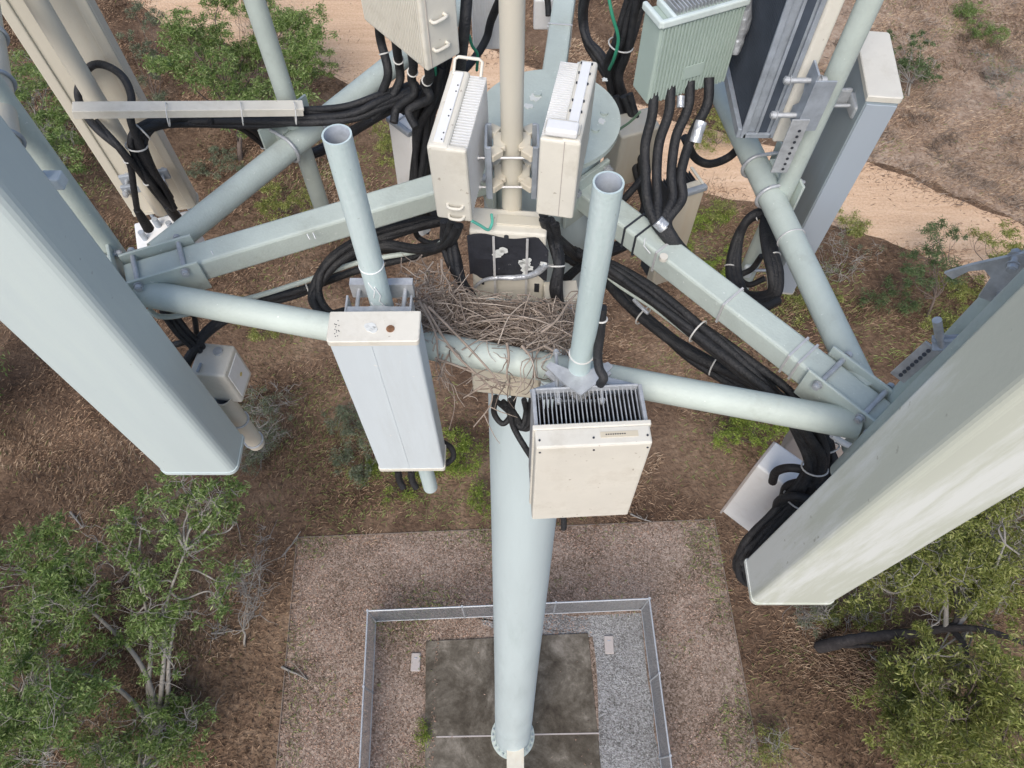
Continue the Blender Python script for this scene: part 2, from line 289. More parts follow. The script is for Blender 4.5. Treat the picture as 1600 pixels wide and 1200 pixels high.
def tree(name, label, cat, base, clumps, leaf, bark, lsize=.3, dens=1., r0=.2, group=None, nolimb=False, bare=0, base_h=CH, stems=None):
    """base: photo pixel of the foot; clumps: (px,py,height above ground,radius m)"""
    b = P(*base, base_h); b.z = 0
    t = thing(name, label, cat, b, group=group); m = MB(); Vs = []; Fs = []; off = 0
    cs = [(P(x, y, CH-h)-b, r) for x, y, h, r in clumps]
    top = max(c.z for c, r in cs); mid = Vector((sum(c.x for c, r in cs)/len(cs), sum(c.y for c, r in cs)/len(cs), 0))
    fork = mid*.25+Vector((0, 0, top*.3))
    nodes = []
    if stems:
        for st_ in stems:
            q = cat_rom([(P(x, y, CH-h)-b) for x, y, h, r in st_], 5); k = len(q); ra = st_[0][3]; rb = st_[-1][3]
            m.tube(q, [ra+(rb-ra)*(i/(k-1))**.8 for i in range(k)], 9, False); nodes += q[3:]
    elif not nolimb: branch(m, (0, 0, -.1), fork, r0, r0*.8, .06, 4, 8)
    for c, r in cs:
        st = fork if not nolimb else Vector((random.uniform(-.1, .1), random.uniform(-.1, .1), 0))
        if nodes: st = min(nodes, key=lambda q: (q-c).length+max(0, q.z-c.z)*2)
        pts = branch(m, st, c-Vector((0, 0, r*.25)), r0*(.28 if nodes else .36), r0*.1, .14, 5, 6)
        ns = max(5, int(9.5*r*r*dens*random.uniform(.6, 1.2)*(1.35 if nolimb else .92)))
        for k in range(ns):
            dv = Vector((random.gauss(0, 1), random.gauss(0, 1), random.gauss(0, .8))).normalized()*r*random.uniform(.3, 1.3)
            dv.z *= .62; q = c+dv
            if k % 2 == 0 or ns < 8: branch(m, random.choice(pts[len(pts)//2:]), q, r0*.085, .006, .2, 3, 3)
            if random.random() < bare: 
                for _ in range(5): branch(m, q, q+Vector((random.gauss(0, .5), random.gauss(0, .5), random.gauss(.2, .3))), .02, .006, .2, 2, 3)
                continue
            n = int(random.uniform(50, 105)); rr = random.uniform(.16, .42)*max(.6, min(1.1, r*.6))
            C = np.array(q)+RNG.normal(size=(n, 3))*rr*np.array([.75, .75, .45])
            V, F = leaves(C, RNG.uniform(.5, 1.15, n)*lsize*.85, .45, .125); Vs.append(V); Fs.append(F+off); off += len(V)
    m.build('trunk' if not nolimb else 'stems', bark, t)
    if Vs: npmesh('crown' if not nolimb else 'foliage', np.concatenate(Vs), np.concatenate(Fs), leaf, t)
    return t
G_, O_, Y_, W_, D_ = (LEAF[k] for k in ('green', 'olive', 'yellow', 'grey', 'dark'))
def blob(cx, cy, rx, ry, h0, h1, r, n, seed):
    rs = random.Random(seed); out = []
    while len(out) < n:
        a = rs.uniform(-1, 1); b = rs.uniform(-1, 1)
        if a*a+b*b <= 1: out.append((cx+a*rx, cy+b*ry, rs.uniform(h0, h1), r*rs.uniform(.7, 1.2)))
    return out
tree('eucalypt_tree', 'spreading green gum tree beside the sandy track at top left', 'tree', (375, 250), blob(378, 88, 125, 105, 4, 9, 1.4, 32, 1), G_, barkb, .36, 1.5, .22)
tree('eucalypt_tree', 'green gum tree seen between the grey green panel antenna and the weathered cream one', 'tree', (60, 330), blob(55, 165, 55, 95, 4, 8, 1.4, 14, 2)+blob(90, 260, 50, 50, 3, 5, 1, 5, 3), G_, barkw, .36, 1.1, .2, bare=.15)
tree('eucalypt_tree', 'slender grey green sapling on the track edge beside the weathered cream antenna', 'tree', (255, 190), blob(225, 60, 35, 60, 2, 5, .8, 8, 4)+blob(230, 140, 30, 40, 1, 4, .8, 6, 5), W_, barkb, .28, .9, .09)
tree('gum_tree', 'open crowned gum tree with a pale forked trunk, left of the gravel pad', 'tree', (244, 1140), [(245, 790, 8.5, 1.2), (300, 770, 9, 1.3), (350, 780, 9, 1.0), (215, 830, 8, 1.1), (300, 870, 8, 1.3), (350, 905, 7.5, 1.1), (215, 880, 7.5, 1), (200, 960, 6, 1.3), (250, 960, 7, 1.4), (290, 960, 7, 1), (240, 1010, 6, 1.1), (60, 850, 8, 1.3), (110, 870, 8, 1.2), (150, 905, 7, .8), (20, 880, 8, 1.3), (95, 830, 8, 1.0), (270, 1050, 5, .7), (330, 800, 8, .9), (260, 820, 8.5, 1.0), (170, 850, 7.5, 1.0), (130, 920, 6.5, .9), (90, 900, 7, 1.1), (180, 1010, 5, .9), (330, 775, 9, 1.1), (280, 755, 9, 1.0), (370, 800, 8.5, .8), (200, 800, 8, .9), (240, 900, 7.5, 1.2), (340, 940, 7, .9)], G_, barkw, .34, 1.2, .24, bare=.2, stems=[[(246, 1145, 0, .18), (240, 1090, 1.5, .15), (215, 1030, 3.4, .12), (165, 975, 5, .09), (110, 930, 6.5, .07), (50, 900, 7.5, .04)], [(246, 1145, 0, .16), (252, 1080, 2, .13), (258, 1010, 4.5, .10), (262, 940, 6.5, .07), (290, 860, 8, .05)], [(248, 1145, 0, .16), (262, 1090, 1.6, .13), (264, 1030, 3.6, .1), (275, 960, 6, .06)], [(246, 1140, 0, .18), (232, 1080, 1.6, .14), (236, 1020, 3.6, .11), (230, 960, 5.5, .08), (215, 900, 7, .05)], [(246, 1145, 0, .16), (190, 1080, 1.2, .12), (120, 1050, 2.5, .07), (60, 1040, 3.5, .04)]])
tree('gum_tree', 'dense green gum tree at the lower left corner of the photo', 'tree', (40, 1190), blob(50, 960, 75, 70, 4, 8, 1.4, 13, 6)+blob(60, 1120, 90, 80, 4, 8, 1.4, 16, 7), G_, barkw, .34, 1.05, .2, bare=.14)
tree('gum_tree', 'leafy green gum tree below the pale forked trunk at bottom left', 'tree', (230, 1230), blob(210, 1150, 90, 60, 2, 5, 1.2, 15, 8)+blob(290, 1130, 35, 50, 1, 3, .8, 5, 9), G_, barkw, .32, 1.0, .2, bare=.2)
tree('dead_shrub', 'bare pale branched shrub at the left edge of the gravel pad', 'shrub', (382, 1010), blob(380, 920, 20, 60, 1, 3, .6, 5, 10)+[(400, 890, 3, .5), (345, 990, 1, .5), (415, 840, 2, .6)], W_, barkw, .2, .8, .07, bare=1.)
t = tree('charred_tree', 'blackened leaning tree with yellow green crown at lower right below the big antenna', 'tree', (1278, 1012), [(1440, 985, 7.5, .4)]+blob(1450, 900, 90, 45, 5, 8, 1.3, 13, 11)+blob(1560, 850, 60, 90, 5, 8, 1.4, 16, 12)+blob(1390, 905, 55, 30, 3, 6, 1.0, 8, 42)+blob(1440, 1040, 60, 25, 2, 5, .9, 5, 46)+blob(1540, 930, 70, 30, 4, 7, 1.1, 6, 43), O_, barkw, .34, 1.35, .2, bare=.15, stems=[[(1480, 982, 6, .16), (1540, 985, 7, .12), (1620, 1012, 8, .07)], [(1478, 980, 6, .13), (1476, 920, 7, .08), (1450, 880, 7.5, .05)], [(1490, 985, 6, .13), (1540, 920, 7, .08), (1570, 850, 7.5, .05)]])
lean = MB(); pts = cat_rom([Vector((0, 0, .1)), P(1340, 998, CH-2.4)-t.location, P(1420, 990, CH-4)-t.location, P(1480, 982, CH-6)-t.location, P(1540, 985, CH-7)-t.location, P(1620, 1012, CH-8)-t.location], 6)
lean.tube(pts, [(.33-.24*i/(len(pts)-1))*random.uniform(.86, 1.14) for i in range(len(pts))], 14, False)
branch(lean, P(1300, 1000, CH-1.2)-t.location, P(1395, 1025, CH-2)-t.location, .16, .05, .1); branch(lean, P(1480, 980, CH-6)-t.location, P(1490, 900, CH-7.5)-t.location, .16, .05); branch(lean, P(1490, 985, CH-6)-t.location, P(1560, 1080, CH-7)-t.location, .16, .04)
lean.build('leaning_trunk', barkd, t)
tree('eucalypt_tree', 'large olive green tree filling the bottom right corner of the photo', 'tree', (1480, 1130), blob(1500, 1125, 120, 90, 3, 9.5, 1.2, 27, 13)+blob(1580, 1070, 50, 70, 4, 9, 1.2, 9, 14), O_, barkb, .34, 1.2, .22, bare=.08)
tree('shrub', 'thin grey shrub just beneath the end of the big right antenna', 'shrub', (1262, 985), blob(1265, 965, 30, 22, .5, 2, .7, 5, 15), W_, barkw, .2, .8, .05, nolimb=True, bare=.5)
tree('shrub', 'olive shrub standing on brown grass at the bottom right of the gravel pad', 'shrub', (1222, 1175), blob(1222, 1168, 35, 28, .5, 2, .7, 6, 16), O_, barkw, .22, .9, .05, nolimb=True, bare=.3)
tree('shrub', 'grey green wattle shrub with bare twigs beside the small cream unit at left', 'shrub', (400, 670), blob(400, 655, 50, 55, .8, 3, 1.0, 12, 17), W_, barkw, .2, 1.3, .06, nolimb=True, bare=.3)
tree('shrub', 'sparse grey green shrub below the left mid pipe, beside the pale blue antenna', 'shrub', (560, 670), blob(556, 660, 36, 36, .5, 2, .8, 7, 18), W_, barkb, .22, 1, .05, nolimb=True)
tree('shrub', 'bright yellow green sapling under the right end of the front face pipe', 'shrub', (1185, 690), blob(1180, 680, 75, 38, .8, 2.5, .8, 11, 19), Y_, barkb, .27, .85, .07, nolimb=True)
tree('shrub', 'yellow green low bush at the far edge of the pad, left of the pole', 'shrub', (748, 800), blob(748, 785, 16, 28, .4, 1.4, .6, 4, 20), Y_, barkb, .22, 1., .05, nolimb=True)
tree('shrub', 'small green weed growing against the left side of the slab', 'shrub', (660, 1145), [(660, 1140, .4, .35), (658, 1155, .3, .3)], Y_, barkb, .18, 3, .03, nolimb=True)
tree('sapling', 'dark green young tree standing on the near edge of the track at right', 'tree', (1450, 500), blob(1465, 400, 45, 55, 2, 5.5, .85, 13, 21), D_, barkb, .27, 1.1, .1)
tree('sapling', 'olive young tree against the sandy track near the right edge of the photo', 'tree', (1550, 470), blob(1560, 385, 38, 30, 2.5, 5, .8, 7, 22)+blob(1590, 400, 20, 30, 2, 4, .7, 3, 23), O_, barkb, .25, .9, .09)
tree('shrub', 'bright leafy shrub beside the toothed bracket of the big right antenna', 'shrub', (1495, 520), blob(1500, 500, 45, 24, .5, 2.5, .8, 8, 24), O_, barkb, .25, 1.2, .05, nolimb=True)
tree('sapling', 'dark leafy shrub on the dry hillside right of the capped antenna', 'shrub', (1420, 150), blob(1410, 95, 45, 50, 1.5, 4, 1.0, 11, 25)+blob(1440, 110, 20, 20, 1, 3, .8, 2, 26), D_, barkw, .3, 1.1, .1, bare=.15)
tree('shrub', 'low green shrub beside the capped antenna and the lower edge of the track', 'shrub', (1325, 365), blob(1325, 352, 30, 22, .5, 2, .7, 5, 27), O_, barkb, .24, 1, .05, nolimb=True)
tree('shrub', 'thin dry shrub with sparse grey green leaves below the capped antenna', 'shrub', (1310, 440), blob(1315, 405, 50, 40, .5, 2.5, .9, 7, 28), W_, barkw, .22, .45, .05, nolimb=True, bare=.5)
tree('shrub', 'round green clump on the hillside near the top edge of the photo', 'shrub', (1518, 22), blob(1516, 18, 18, 10, .3, 1.2, .8, 3, 29), G_, barkb, .25, 1.4, .05, nolimb=True)
tree('shrub', 'flat green clump on the hillside below the round green one', 'shrub', (1540, 58), blob(1540, 54, 30, 14, .3, 1.2, .8, 4, 30), G_, barkb, .25, 1., .05, nolimb=True)
tree('shrub', 'yellowish bush seen under the right face pipe beside the track', 'shrub', (1120, 225), blob(1115, 200, 42, 34, .8, 3, .9, 9, 31), O_, barkb, .25, 1, .06, nolimb=True)
tree('shrub', 'yellow green undergrowth seen between the hanging radio unit and the right cable loop', 'shrub', (1110, 400), blob(1105, 385, 50, 55, .3, 1.4, .9, 13, 32), Y_, barkb, .25, .8, .05, nolimb=True)
tree('shrub', 'pale green bush seen below the left face pipe beside the hanging radio unit', 'shrub', (610, 220), blob(600, 215, 28, 42, .8, 3, .8, 7, 33), O_, barkb, .25, .9, .06, nolimb=True)
tree('shrub', 'olive bush seen between the left face pipe and the left outrigger beam', 'shrub', (440, 330), blob(440, 315, 45, 32, .8, 2.5, .8, 7, 34), O_, barkb, .27, .95, .06, nolimb=True)
tree('shrub', 'olive bush under the left end of the front face pipe', 'shrub', (410, 510), blob(400, 500, 55, 35, .6, 2, .8, 8, 35), O_, barkb, .25, .7, .06, nolimb=True)
tree('shrub', 'low olive bush seen through the opening beside the left mount pipe and big left antenna', 'shrub', (145, 310), blob(150, 370, 20, 26, .4, 1.2, .8, 3, 36), O_, barkb, .25, 1., .05, nolimb=True)
tree('shrub', 'dark green shrub on the slope between the two saplings at right', 'shrub', (1430, 470), blob(1395, 475, 40, 30, .4, 1.5, .8, 6, 37), D_, barkb, .23, .8, .05, nolimb=True)
tree('shrub', 'patch of mixed green weeds under the pale blue antenna', 'shrub', (640, 740), blob(640, 735, 85, 42, .1, .6, .8, 18, 38), Y_, barkb, .2, .55, .04, nolimb=True)
tree('shrub', 'sparse olive bush right of the right cable loop', 'shrub', (1270, 480), blob(1265, 470, 45, 40, .3, 1.3, .8, 8, 39), O_, barkb, .23, .6, .05, nolimb=True)
tree('shrub', 'green low bush below the nest between the pale blue antenna and the pole', 'shrub', (735, 700), blob(728, 690, 26, 38, .4, 1.5, .8, 7, 51), Y_, barkb, .24, .9, .05, nolimb=True)
tree('shrub', 'grey green bush just above the foot of the pale blue antenna on its left', 'shrub', (560, 740), blob(555, 725, 32, 26, .4, 1.4, .8, 6, 52), W_, barkb, .24, .9, .05, nolimb=True)
tree('shrub', 'grey brown scrub on the dry hillside at the top right corner', 'shrub', (1560, 150), blob(1560, 120, 50, 40, .4, 1.4, .9, 7, 53), W_, barkw, .2, .5, .05, nolimb=True, bare=.7)
tree('shrub', 'olive scrub beside the near edge of the track just left of the fork bracket', 'shrub', (1500, 450), blob(1505, 450, 36, 22, .4, 2, .8, 6, 54), O_, barkb, .24, .9, .05, nolimb=True)
tree('shrub', 'olive bush seen between the green grey unit cables and the right face pipe', 'shrub', (1150, 330), blob(1130, 330, 18, 30, .4, 1.5, .7, 4, 55), O_, barkb, .24, .8, .05, nolimb=True)
tree('shrub', 'grey green bush below the cream tray next to the weathered cream antenna', 'shrub', (330, 270), blob(335, 255, 40, 28, .4, 1.8, .9, 7, 56), W_, barkb, .24, .8, .05, nolimb=True)
tree('shrub', 'dark olive low scrub left of the charred tree below the antenna end', 'shrub', (1330, 960), blob(1335, 950, 40, 28, .4, 1.8, .9, 7, 57), O_, barkw, .26, 1., .05, nolimb=True, bare=.2)
# woods outside the photo's edges
for k, (x, y) in enumerate([(-34, 20), (-30, 6), (30, 8), (36, 22), (-40, 40), (-24, -8), (26, -8), (-52, 60), (58, 45)]):
    c0 = Vector((x, y, 0)); px0 = []
    t = thing('eucalypt_tree', 'green gum tree standing outside the photo', 'tree', c0, group='trees beyond the edges of the photo')
    m = MB(); branch(m, (0, 0, 0), (0, 0, 3), .25, .2, .05); Vs = []; Fs = []; off = 0
    for q in range(14):
        c = Vector((random.uniform(-3, 3), random.uniform(-3, 3), random.uniform(4, 8))); branch(m, (0, 0, 3), c, .1, .03)
        for j in range(12):
            n = 30; C = np.array(c)+RNG.normal(size=3)*.9+RNG.normal(size=(n, 3))*.4; V, F = leaves(C, RNG.uniform(.2, .4, n), .5, .15); Vs.append(V); Fs.append(F+off); off += len(V)
    m.build('trunk', barkw, t); npmesh('crown', np.concatenate(Vs), np.concatenate(Fs), G_, t)

# ground cover as blades
def inpoly(X, Y, poly):
    c = np.zeros(len(X), bool); n = len(poly); j = n-1
    for i in range(n):
        xi, yi = poly[i][:2]; xj, yj = poly[j][:2]
        k = ((yi > Y) != (yj > Y)) & (X < (xj-xi)*(Y-yi)/(yj-yi+1e-12)+xi); c ^= k; j = i
    return c
def field(X, Y, s, seed):
    r = np.random.default_rng(seed); v = np.zeros(len(X))
    for k in range(14):
        a = r.uniform(0, 6.28); f = s*r.uniform(.5, 2.2); v += np.sin((X*math.cos(a)+Y*math.sin(a))*f+r.uniform(0, 6.28)+1.4*np.sin(Y*f*.7+k))
    return v/14**.5
road_poly = upper+lower
def blades(name, label, n, keep, ln, m, lean=.9, wd=.014):
    X = RNG.uniform(-50, 55, n); Y = RNG.uniform(-6, 85, n); k = keep(X, Y); X = X[k]; Y = Y[k]; n = len(X)
    C = np.stack([X, Y, np.zeros(n)+.0], 1)
    th = field(X, Y, .5, 5)*2+RNG.normal(0, 1.2, n); el = RNG.uniform(.1, lean, n); L = RNG.uniform(.5, 1.3, n)*ln
    D = np.stack([np.cos(th)*np.cos(el), np.sin(th)*np.cos(el), np.sin(el)], 1)*L[:, None]
    S = np.stack([-np.sin(th), np.cos(th), np.zeros(n)], 1)*wd
    V = np.stack([C-S, C+S, C+D*.55+S*.7+np.array([0, 0, .05]), C+D], 1).reshape(-1, 3)
    o = npmesh(name, V, np.arange(4*n).reshape(n, 4), m); tag(o, label, 'grass', kind='stuff'); return o
J_ = lambda X, a: X+RNG.normal(0, a, len(X))
inp = lambda X, Y: inpoly(J_(X, .45), J_(Y, .45), pad); inr = lambda X, Y: inpoly(J_(X, 1.0)+field(X, Y, .9, 31)*.8, J_(Y, 1.0)+field(X, Y, .7, 32)*.9, road_poly) & (RNG.random(len(X)) < .985)
GREEN = [(P(x, y, CH), sx, a) for x, y, sx, a in ((600, 700, 3.5, 1.6), (700, 760, 3.0, 1.6), (520, 640, 3, 1.), (1170, 690, 3.5, 1.5), (1090, 400, 4.5, 1.8), (1250, 470, 4, 1.1), (1440, 500, 4, 1.2), (420, 500, 4, 1.1), (450, 320, 4, 1.1), (130, 400, 3, 1.), (1230, 1150, 2.5, 1.), (600, 250, 4, 1.2), (1520, 40, 4, 1.2), (60, 250, 6, 1.2), (180, 1000, 5, 1.), (1480, 1000, 6, 1.3), (480, 780, 3, .9), (860, 760, 3, .8))]
def greenness(X, Y): return sum(a*np.exp(-((X-p.x)**2+(Y-p.y)**2)/(2*sx*sx)) for p, sx, a in GREEN)
hp = [(120, 62), (150, 260), (-5, 260), (20, 90)]+hill
blades('dry_grass', 'dry brown grass covering the ground round the gravel pad', 700000, lambda X, Y: ~inp(X, Y) & ~inr(X, Y) & ~inpoly(X, Y, hp) & (field(X, Y, .45, 11)+RNG.normal(0, .5, len(X)) > -.1), .38, grassm)
blades('straw_grass', 'pale straw coloured dry grass on the slopes and in patches by the pad', 420000, lambda X, Y: ~inp(X, Y) & ~inr(X, Y) & ((inpoly(X, Y, hp) & (field(X, Y, .3, 12)+RNG.normal(0, .5, len(X)) > -.2)) | ((X < -14) & (Y < 22) & (field(X, Y, .3, 13) > .2) & (RNG.random(len(X)) < .6)) | (field(X, Y, .35, 17) > 1.1)), .42, grassp)
blades('green_grass', 'thin green grass growing among the dry grass', 260000, lambda X, Y: ~inp(X, Y) & ~inr(X, Y) & (field(X, Y, .8, 14)*.5+greenness(X, Y)+RNG.normal(0, .55, len(X)) > 1.35), .36, grassg, .9, .016)
blades('brush', 'clumps of tall grey brown dead brush on the dry hillside', 500000, lambda X, Y: inpoly(J_(X, .8), J_(Y, .8), hp) & (field(X, Y, 1.1, 23)+RNG.normal(0, .35, len(X)) > .75), .8, mat('dead_brush', (.2, .15, .1), .9, .4, .3, rnd=[(.10, .07, .05), (.26, .20, .155), (.16, .115, .085), (.42, .35, .29), (.2, .15, .12)]), 1.3)
n = 95000; X = RNG.uniform(-13, 13, n); Y = RNG.uniform(-3, 14.4, n)
dens = .5+.35*field(X, Y, .5, 15)+np.clip(-X*.03, -.2, .35); k = inpoly(X, Y, pad) & (RNG.random(n) < dens) & ~((X > 4.3) & (X < 7.4) & (Y < 8.6)) & ~((X > -4.0) & (X < 4.4) & (Y < 7.5) & (RNG.random(n) < .985)); X = X[k]; Y = Y[k]
V, F = leaves(np.stack([X, Y, np.full(len(X), .02)+.11*((X > -4.2) & (X < 4.5) & (Y < 7.4))], 1), RNG.uniform(.05, .16, len(X)), -.05, .22); V[:, 2] = np.clip(V[:, 2], .017, .2)
tag(npmesh('leaf_litter', V, F, litterm), 'fallen brown and orange leaves scattered over the gravel pad', 'leaf litter', kind='stuff')
n = 30000; X = RNG.uniform(-13, 13, n); Y = RNG.uniform(-3, 14.4, n); k = inpoly(X, Y, pad) & (field(X, Y, .6, 19)+RNG.normal(0, .5, n)+.9*((np.abs(X) > 10.8) | (Y > 12.6)) > 1.0) & ~((X > -4.4) & (Y < 8.6) & (X < 7.4)); X = X[k]; Y = Y[k]
V, F = leaves(np.stack([X, Y, np.full(len(X), .03)], 1), RNG.uniform(.2, .45, len(X)), -.6, .06)
tag(npmesh('pad_weeds', V, F, grassg), 'thin weeds and dead grass coming through the gravel pad', 'weeds', kind='stuff')
for k, (a, b, r, lb) in enumerate([((440, 1042), (480, 1062), .07, 'short pale fallen branch on the gravel left of the fence'), ((985, 803), (1018, 815), .06, 'pale stick on the ground below the square cream antenna unit'), ((60, 545), (110, 520), .05, 'pale fallen branch on brown grass left of the big left antenna'), ((440, 870), (470, 830), .05, 'thin grey fallen branch at the top left corner of the gravel pad'), ((330, 990), (375, 985), .06, 'pale fallen branch in the brown grass between the gum tree and the pad'), ((110, 800), (130, 825), .08, 'short grey log in the brown grass above the open crowned gum tree')]):
    m = MB(); A = P(*a, CH-.1); B = P(*b, CH-.12); pts = branch(m, A, B, r, r*.4, .05)
    for q in range(3): branch(m, random.choice(pts), random.choice(pts)+Vector((random.gauss(0, .5), random.gauss(0, .5), .1)), r*.4, .01, .1, 3, 4)
    tag(m.build('fallen_branch', barkw), lb, 'fallen branch')

# ================================================================ THE POLE
PC = Vector((.14, 2.6, 0)); t = thing('monopole', 'tall pale mint steel pole standing on the dark concrete slab', 'pole', (.04, 2.6, 0))
prof = [(42, .90), (36, .81), (30, .71), (24, .605), (18, .505), (12, .415), (7.7, .35), (5, .312), (2.45, .272)]
pts = [Vector((.10*(42-h)/39.7, 0, 42-h+.1)) for h, r in prof]; m = MB(); m.tube(pts, [r for h, r in prof], 64, True); m.build('shaft', mintpole, t)
MB().tube([(0, 0, .11), (0, 0, .2)], 1.12, 56).build('base_flange', mint, t)
for i in range(24):
    a = i*math.pi/12; c = Vector((1.02*math.cos(a), 1.02*math.sin(a), 0)); MB().tube([c+Vector((0, 0, .2)), c+Vector((0, 0, .34))], .045, 6).build('anchor_bolt', galv, t)
pl = MB().tube([(.12, 0, Z(2.275)), (.12, 0, Z(2.25))], .318, 72); plate = pl.build('top_plate', mint, t)
for (x, y) in ((-.06, .18), (.2, .23), (.33, .03), (.18, -.2), (.27, -.1)):
    MB().tube([(.12+x*.75, y*.8, Z(2.25)), (.12+x*.75, y*.8, Z(2.238))], .018, 10).build('plate_plug', mint, t)
guano = mat('bird_droppings', (.66, .68, .66), .8, .05, 20)
for (px, py, s) in ((836, 152, .030), (826, 166, .022), (945, 125, .016), (940, 190, .02), (905, 100, .014)):
    q = P(px, py, 2.25)-t.location; k = 17; a_ = [s*random.uniform(.55, 1.1) for _ in range(k)]; m = MB()
    vv = [q+Vector((a_[i]*math.cos(6.283*i/k), a_[i]*math.sin(6.283*i/k), 0)) for i in range(k)]; m.add(vv+[v+Vector((0, 0, .003)) for v in vv], [tuple(range(k, 2*k))]+[(i, (i+1) % k, k+(i+1) % k, k+i) for i in range(k)]); m.build('dropping', guano, t)

# ---- headframe: three outrigger beams and the face pipes
HF = 2.5; zc = Z(HF)
fr = thing('antenna_headframe', 'pale mint three armed steel headframe of square beams and round face pipes', 'headframe', (.14, 2.6, zc))
o = fr.location
corners = {'L': P(205, 425, 2.44), 'R': P(1372, 637, 2.44), 'B': Vector((.38, 4.55, 0))}
for k, c in corners.items():
    c.z = zc; dv = c-Vector((.14, 2.6, zc)); L = dv.length; u = dv/L; v = Vector((-u.y, u.x, 0))
    b = MB().bar(u*.25, u*(L+.03), .118, .118, bev=.012).build('outrigger_beam', mint, fr)
    M = Matrix((u, v, Vector((0, 0, 1)))).transposed()
    for sg in (1, -1):
        MB().box(u*(L-.12)+v*sg*.078+Vector((0, 0, .005)), (.30, .012, .175), M, .004).build('gusset_plate', mint, fr)
    for s_ in (-.02, -.21):
        MB().bolt(u*(L+s_)+v*.115+Vector((0, 0, .07)), u*(L+s_)-v*.115+Vector((0, 0, .07)), .011, .016).build('through_bolt', galv, fr)
    MB().box(u*(L+.06)+Vector((0, 0, -.01)), (.014, .30, .23), M, .004).build('end_plate', mint, fr)
    for sg in (1, -1): MB().bolt(u*(L+.02)+v*sg*.12+Vector((0, 0, .06)), u*(L+.11)+v*sg*.12+Vector((0, 0, .06)), .01, .016).build('end_bolt', galv, fr)
    # collar clamped on the pole
    MB().box(u*.29, (.02, .26, .26), M, .004).build('collar_plate', mint, fr)
    for a_ in (-.1, .1): MB().bolt(u*.27+v*a_+Vector((0, 0, .1)), u*.34+v*a_+Vector((0, 0, .1)), .012, .02).build('collar_bolt', galv, fr)
face = {'front': (Vector((-1.555, 1.834, zc)), Vector((1.305, 1.22, zc))), 'left': (Vector((-1.535, 2.038, zc)), Vector((.2, 4.37, zc))), 'right': (Vector((1.365, 1.36, zc)), Vector((.80, 4.42, zc)))}
for k, (a, b) in face.items():
    MB().tube([a-o, b-o], .058, 28).build('face_pipe', mint, fr)
# bands round the beams and pipes
def band(A, B, s, w=.125, h=.125, m=steel, wd=.009):
    dv = (B-A).normalized(); v = Vector((-dv.y, dv.x, 0)); M = Matrix((dv, v, Vector((0, 0, 1)))).transposed(); c = A.lerp(B, s); mm = MB()
    mm.box(c+Vector((0, 0, h/2)), (wd, w, .003), M); mm.box(c-Vector((0, 0, h/2)), (wd, w, .003), M)
    mm.box(c+v*w/2, (wd, .003, h), M); mm.box(c-v*w/2, (wd, .003, h), M); mm.box(c+v*w/2+Vector((0, 0, h*.3)), (wd*1.5, .012, .02), M, .002)
    return mm
A = Vector((.14, 2.6, zc)); 
for s, mm_ in ((.32, dark), (.355, dark), (.42, steel), (.62, steel), (.80, steel), (.825, steel)): band(A-o, corners['R']-o, s, m=mm_).build('steel_band', mm_, fr)
for s in (.47,): band(A-o, corners['B']-o, s).build('steel_band', steel, fr)
chalk0 = mat('scuff_mark', (.74, .76, .75), .9, .05)
for a_, b_ in (((480, 366), (484, 374)), ((489, 364), (493, 373)), ((1008, 372), (1006, 384)), ((1006, 384), (1016, 396)), ((1262, 575), (1270, 585)), ((330, 392), (333, 398))): MB().tube([P(*a_, 2.4405)-o, P(*b_, 2.4405)-o], .003, 5).build('scuff', chalk0, fr)
q = P(1036, 405, 2.44)-o; MB().tube([q, q+Vector((0, 0, .02))], .018, 12).build('cap_nut', cream, fr)
q = P(840, 62, 2.44)-o
aR, bR = face['right']; 
MB().ring((aR.lerp(bR, .25))-o, bR-aR, .060, .0035).build('cable_tie', steel, fr)

# ---- vertical mount pipes
def mount(label, xy, h0, h1, r=.041, m=mint, group='vertical mount pipes', tie=None):
    t = thing('mount_pipe', label, 'mount pipe', (xy[0], xy[1], Z(h1)), group=group); L = h1-h0
    mm = MB(); n = 32
    ring = lambda rr, z: [(rr*math.cos(2*math.pi*i/n), rr*math.sin(2*math.pi*i/n), z) for i in range(n)]
    vs = ring(r, 0)+ring(r, L)+ring(r*.87, L); fs = []
    for k in range(2): fs += [(k*n+i, k*n+(i+1) % n, (k+1)*n+(i+1) % n, (k+1)*n+i) for i in range(n)]
    mm.add(vs[:2*n], fs[:n], True); mm.add(ring(r, L)+ring(r*.87, L), [(i, (i+1) % n, n+(i+1) % n, n+i) for i in range(n)]); mm.add(ring(r, 0), [tuple(range(n))[::-1]])
    mm.build('pipe', m, t)
    MB().add(ring(r*.87, L)+ring(r*.87, L*.3)+[(0, 0, L*.3)], [(i, n+i, n+(i+1) % n, (i+1) % n) for i in range(n)]+[(n+i, 2*n, n+(i+1) % n) for i in range(n)], True).build('bore', inner, t)
    for z in (tie or []): MB().ring((0, 0, L-z), (0, 0, 1), r+.002, .003).build('cable_tie', tiem, t)
    return t
def HXY(px, py, hor):
    p = P(px, py, 1.); s = hor/math.hypot(p.x, p.y); return (p.x*s, p.y*s, (CH-p.z)*s)
x, y, h = HXY(526, 210, 1.60); FLP = (x, y)
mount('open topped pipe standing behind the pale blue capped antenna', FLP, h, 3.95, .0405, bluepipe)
bx = MB()
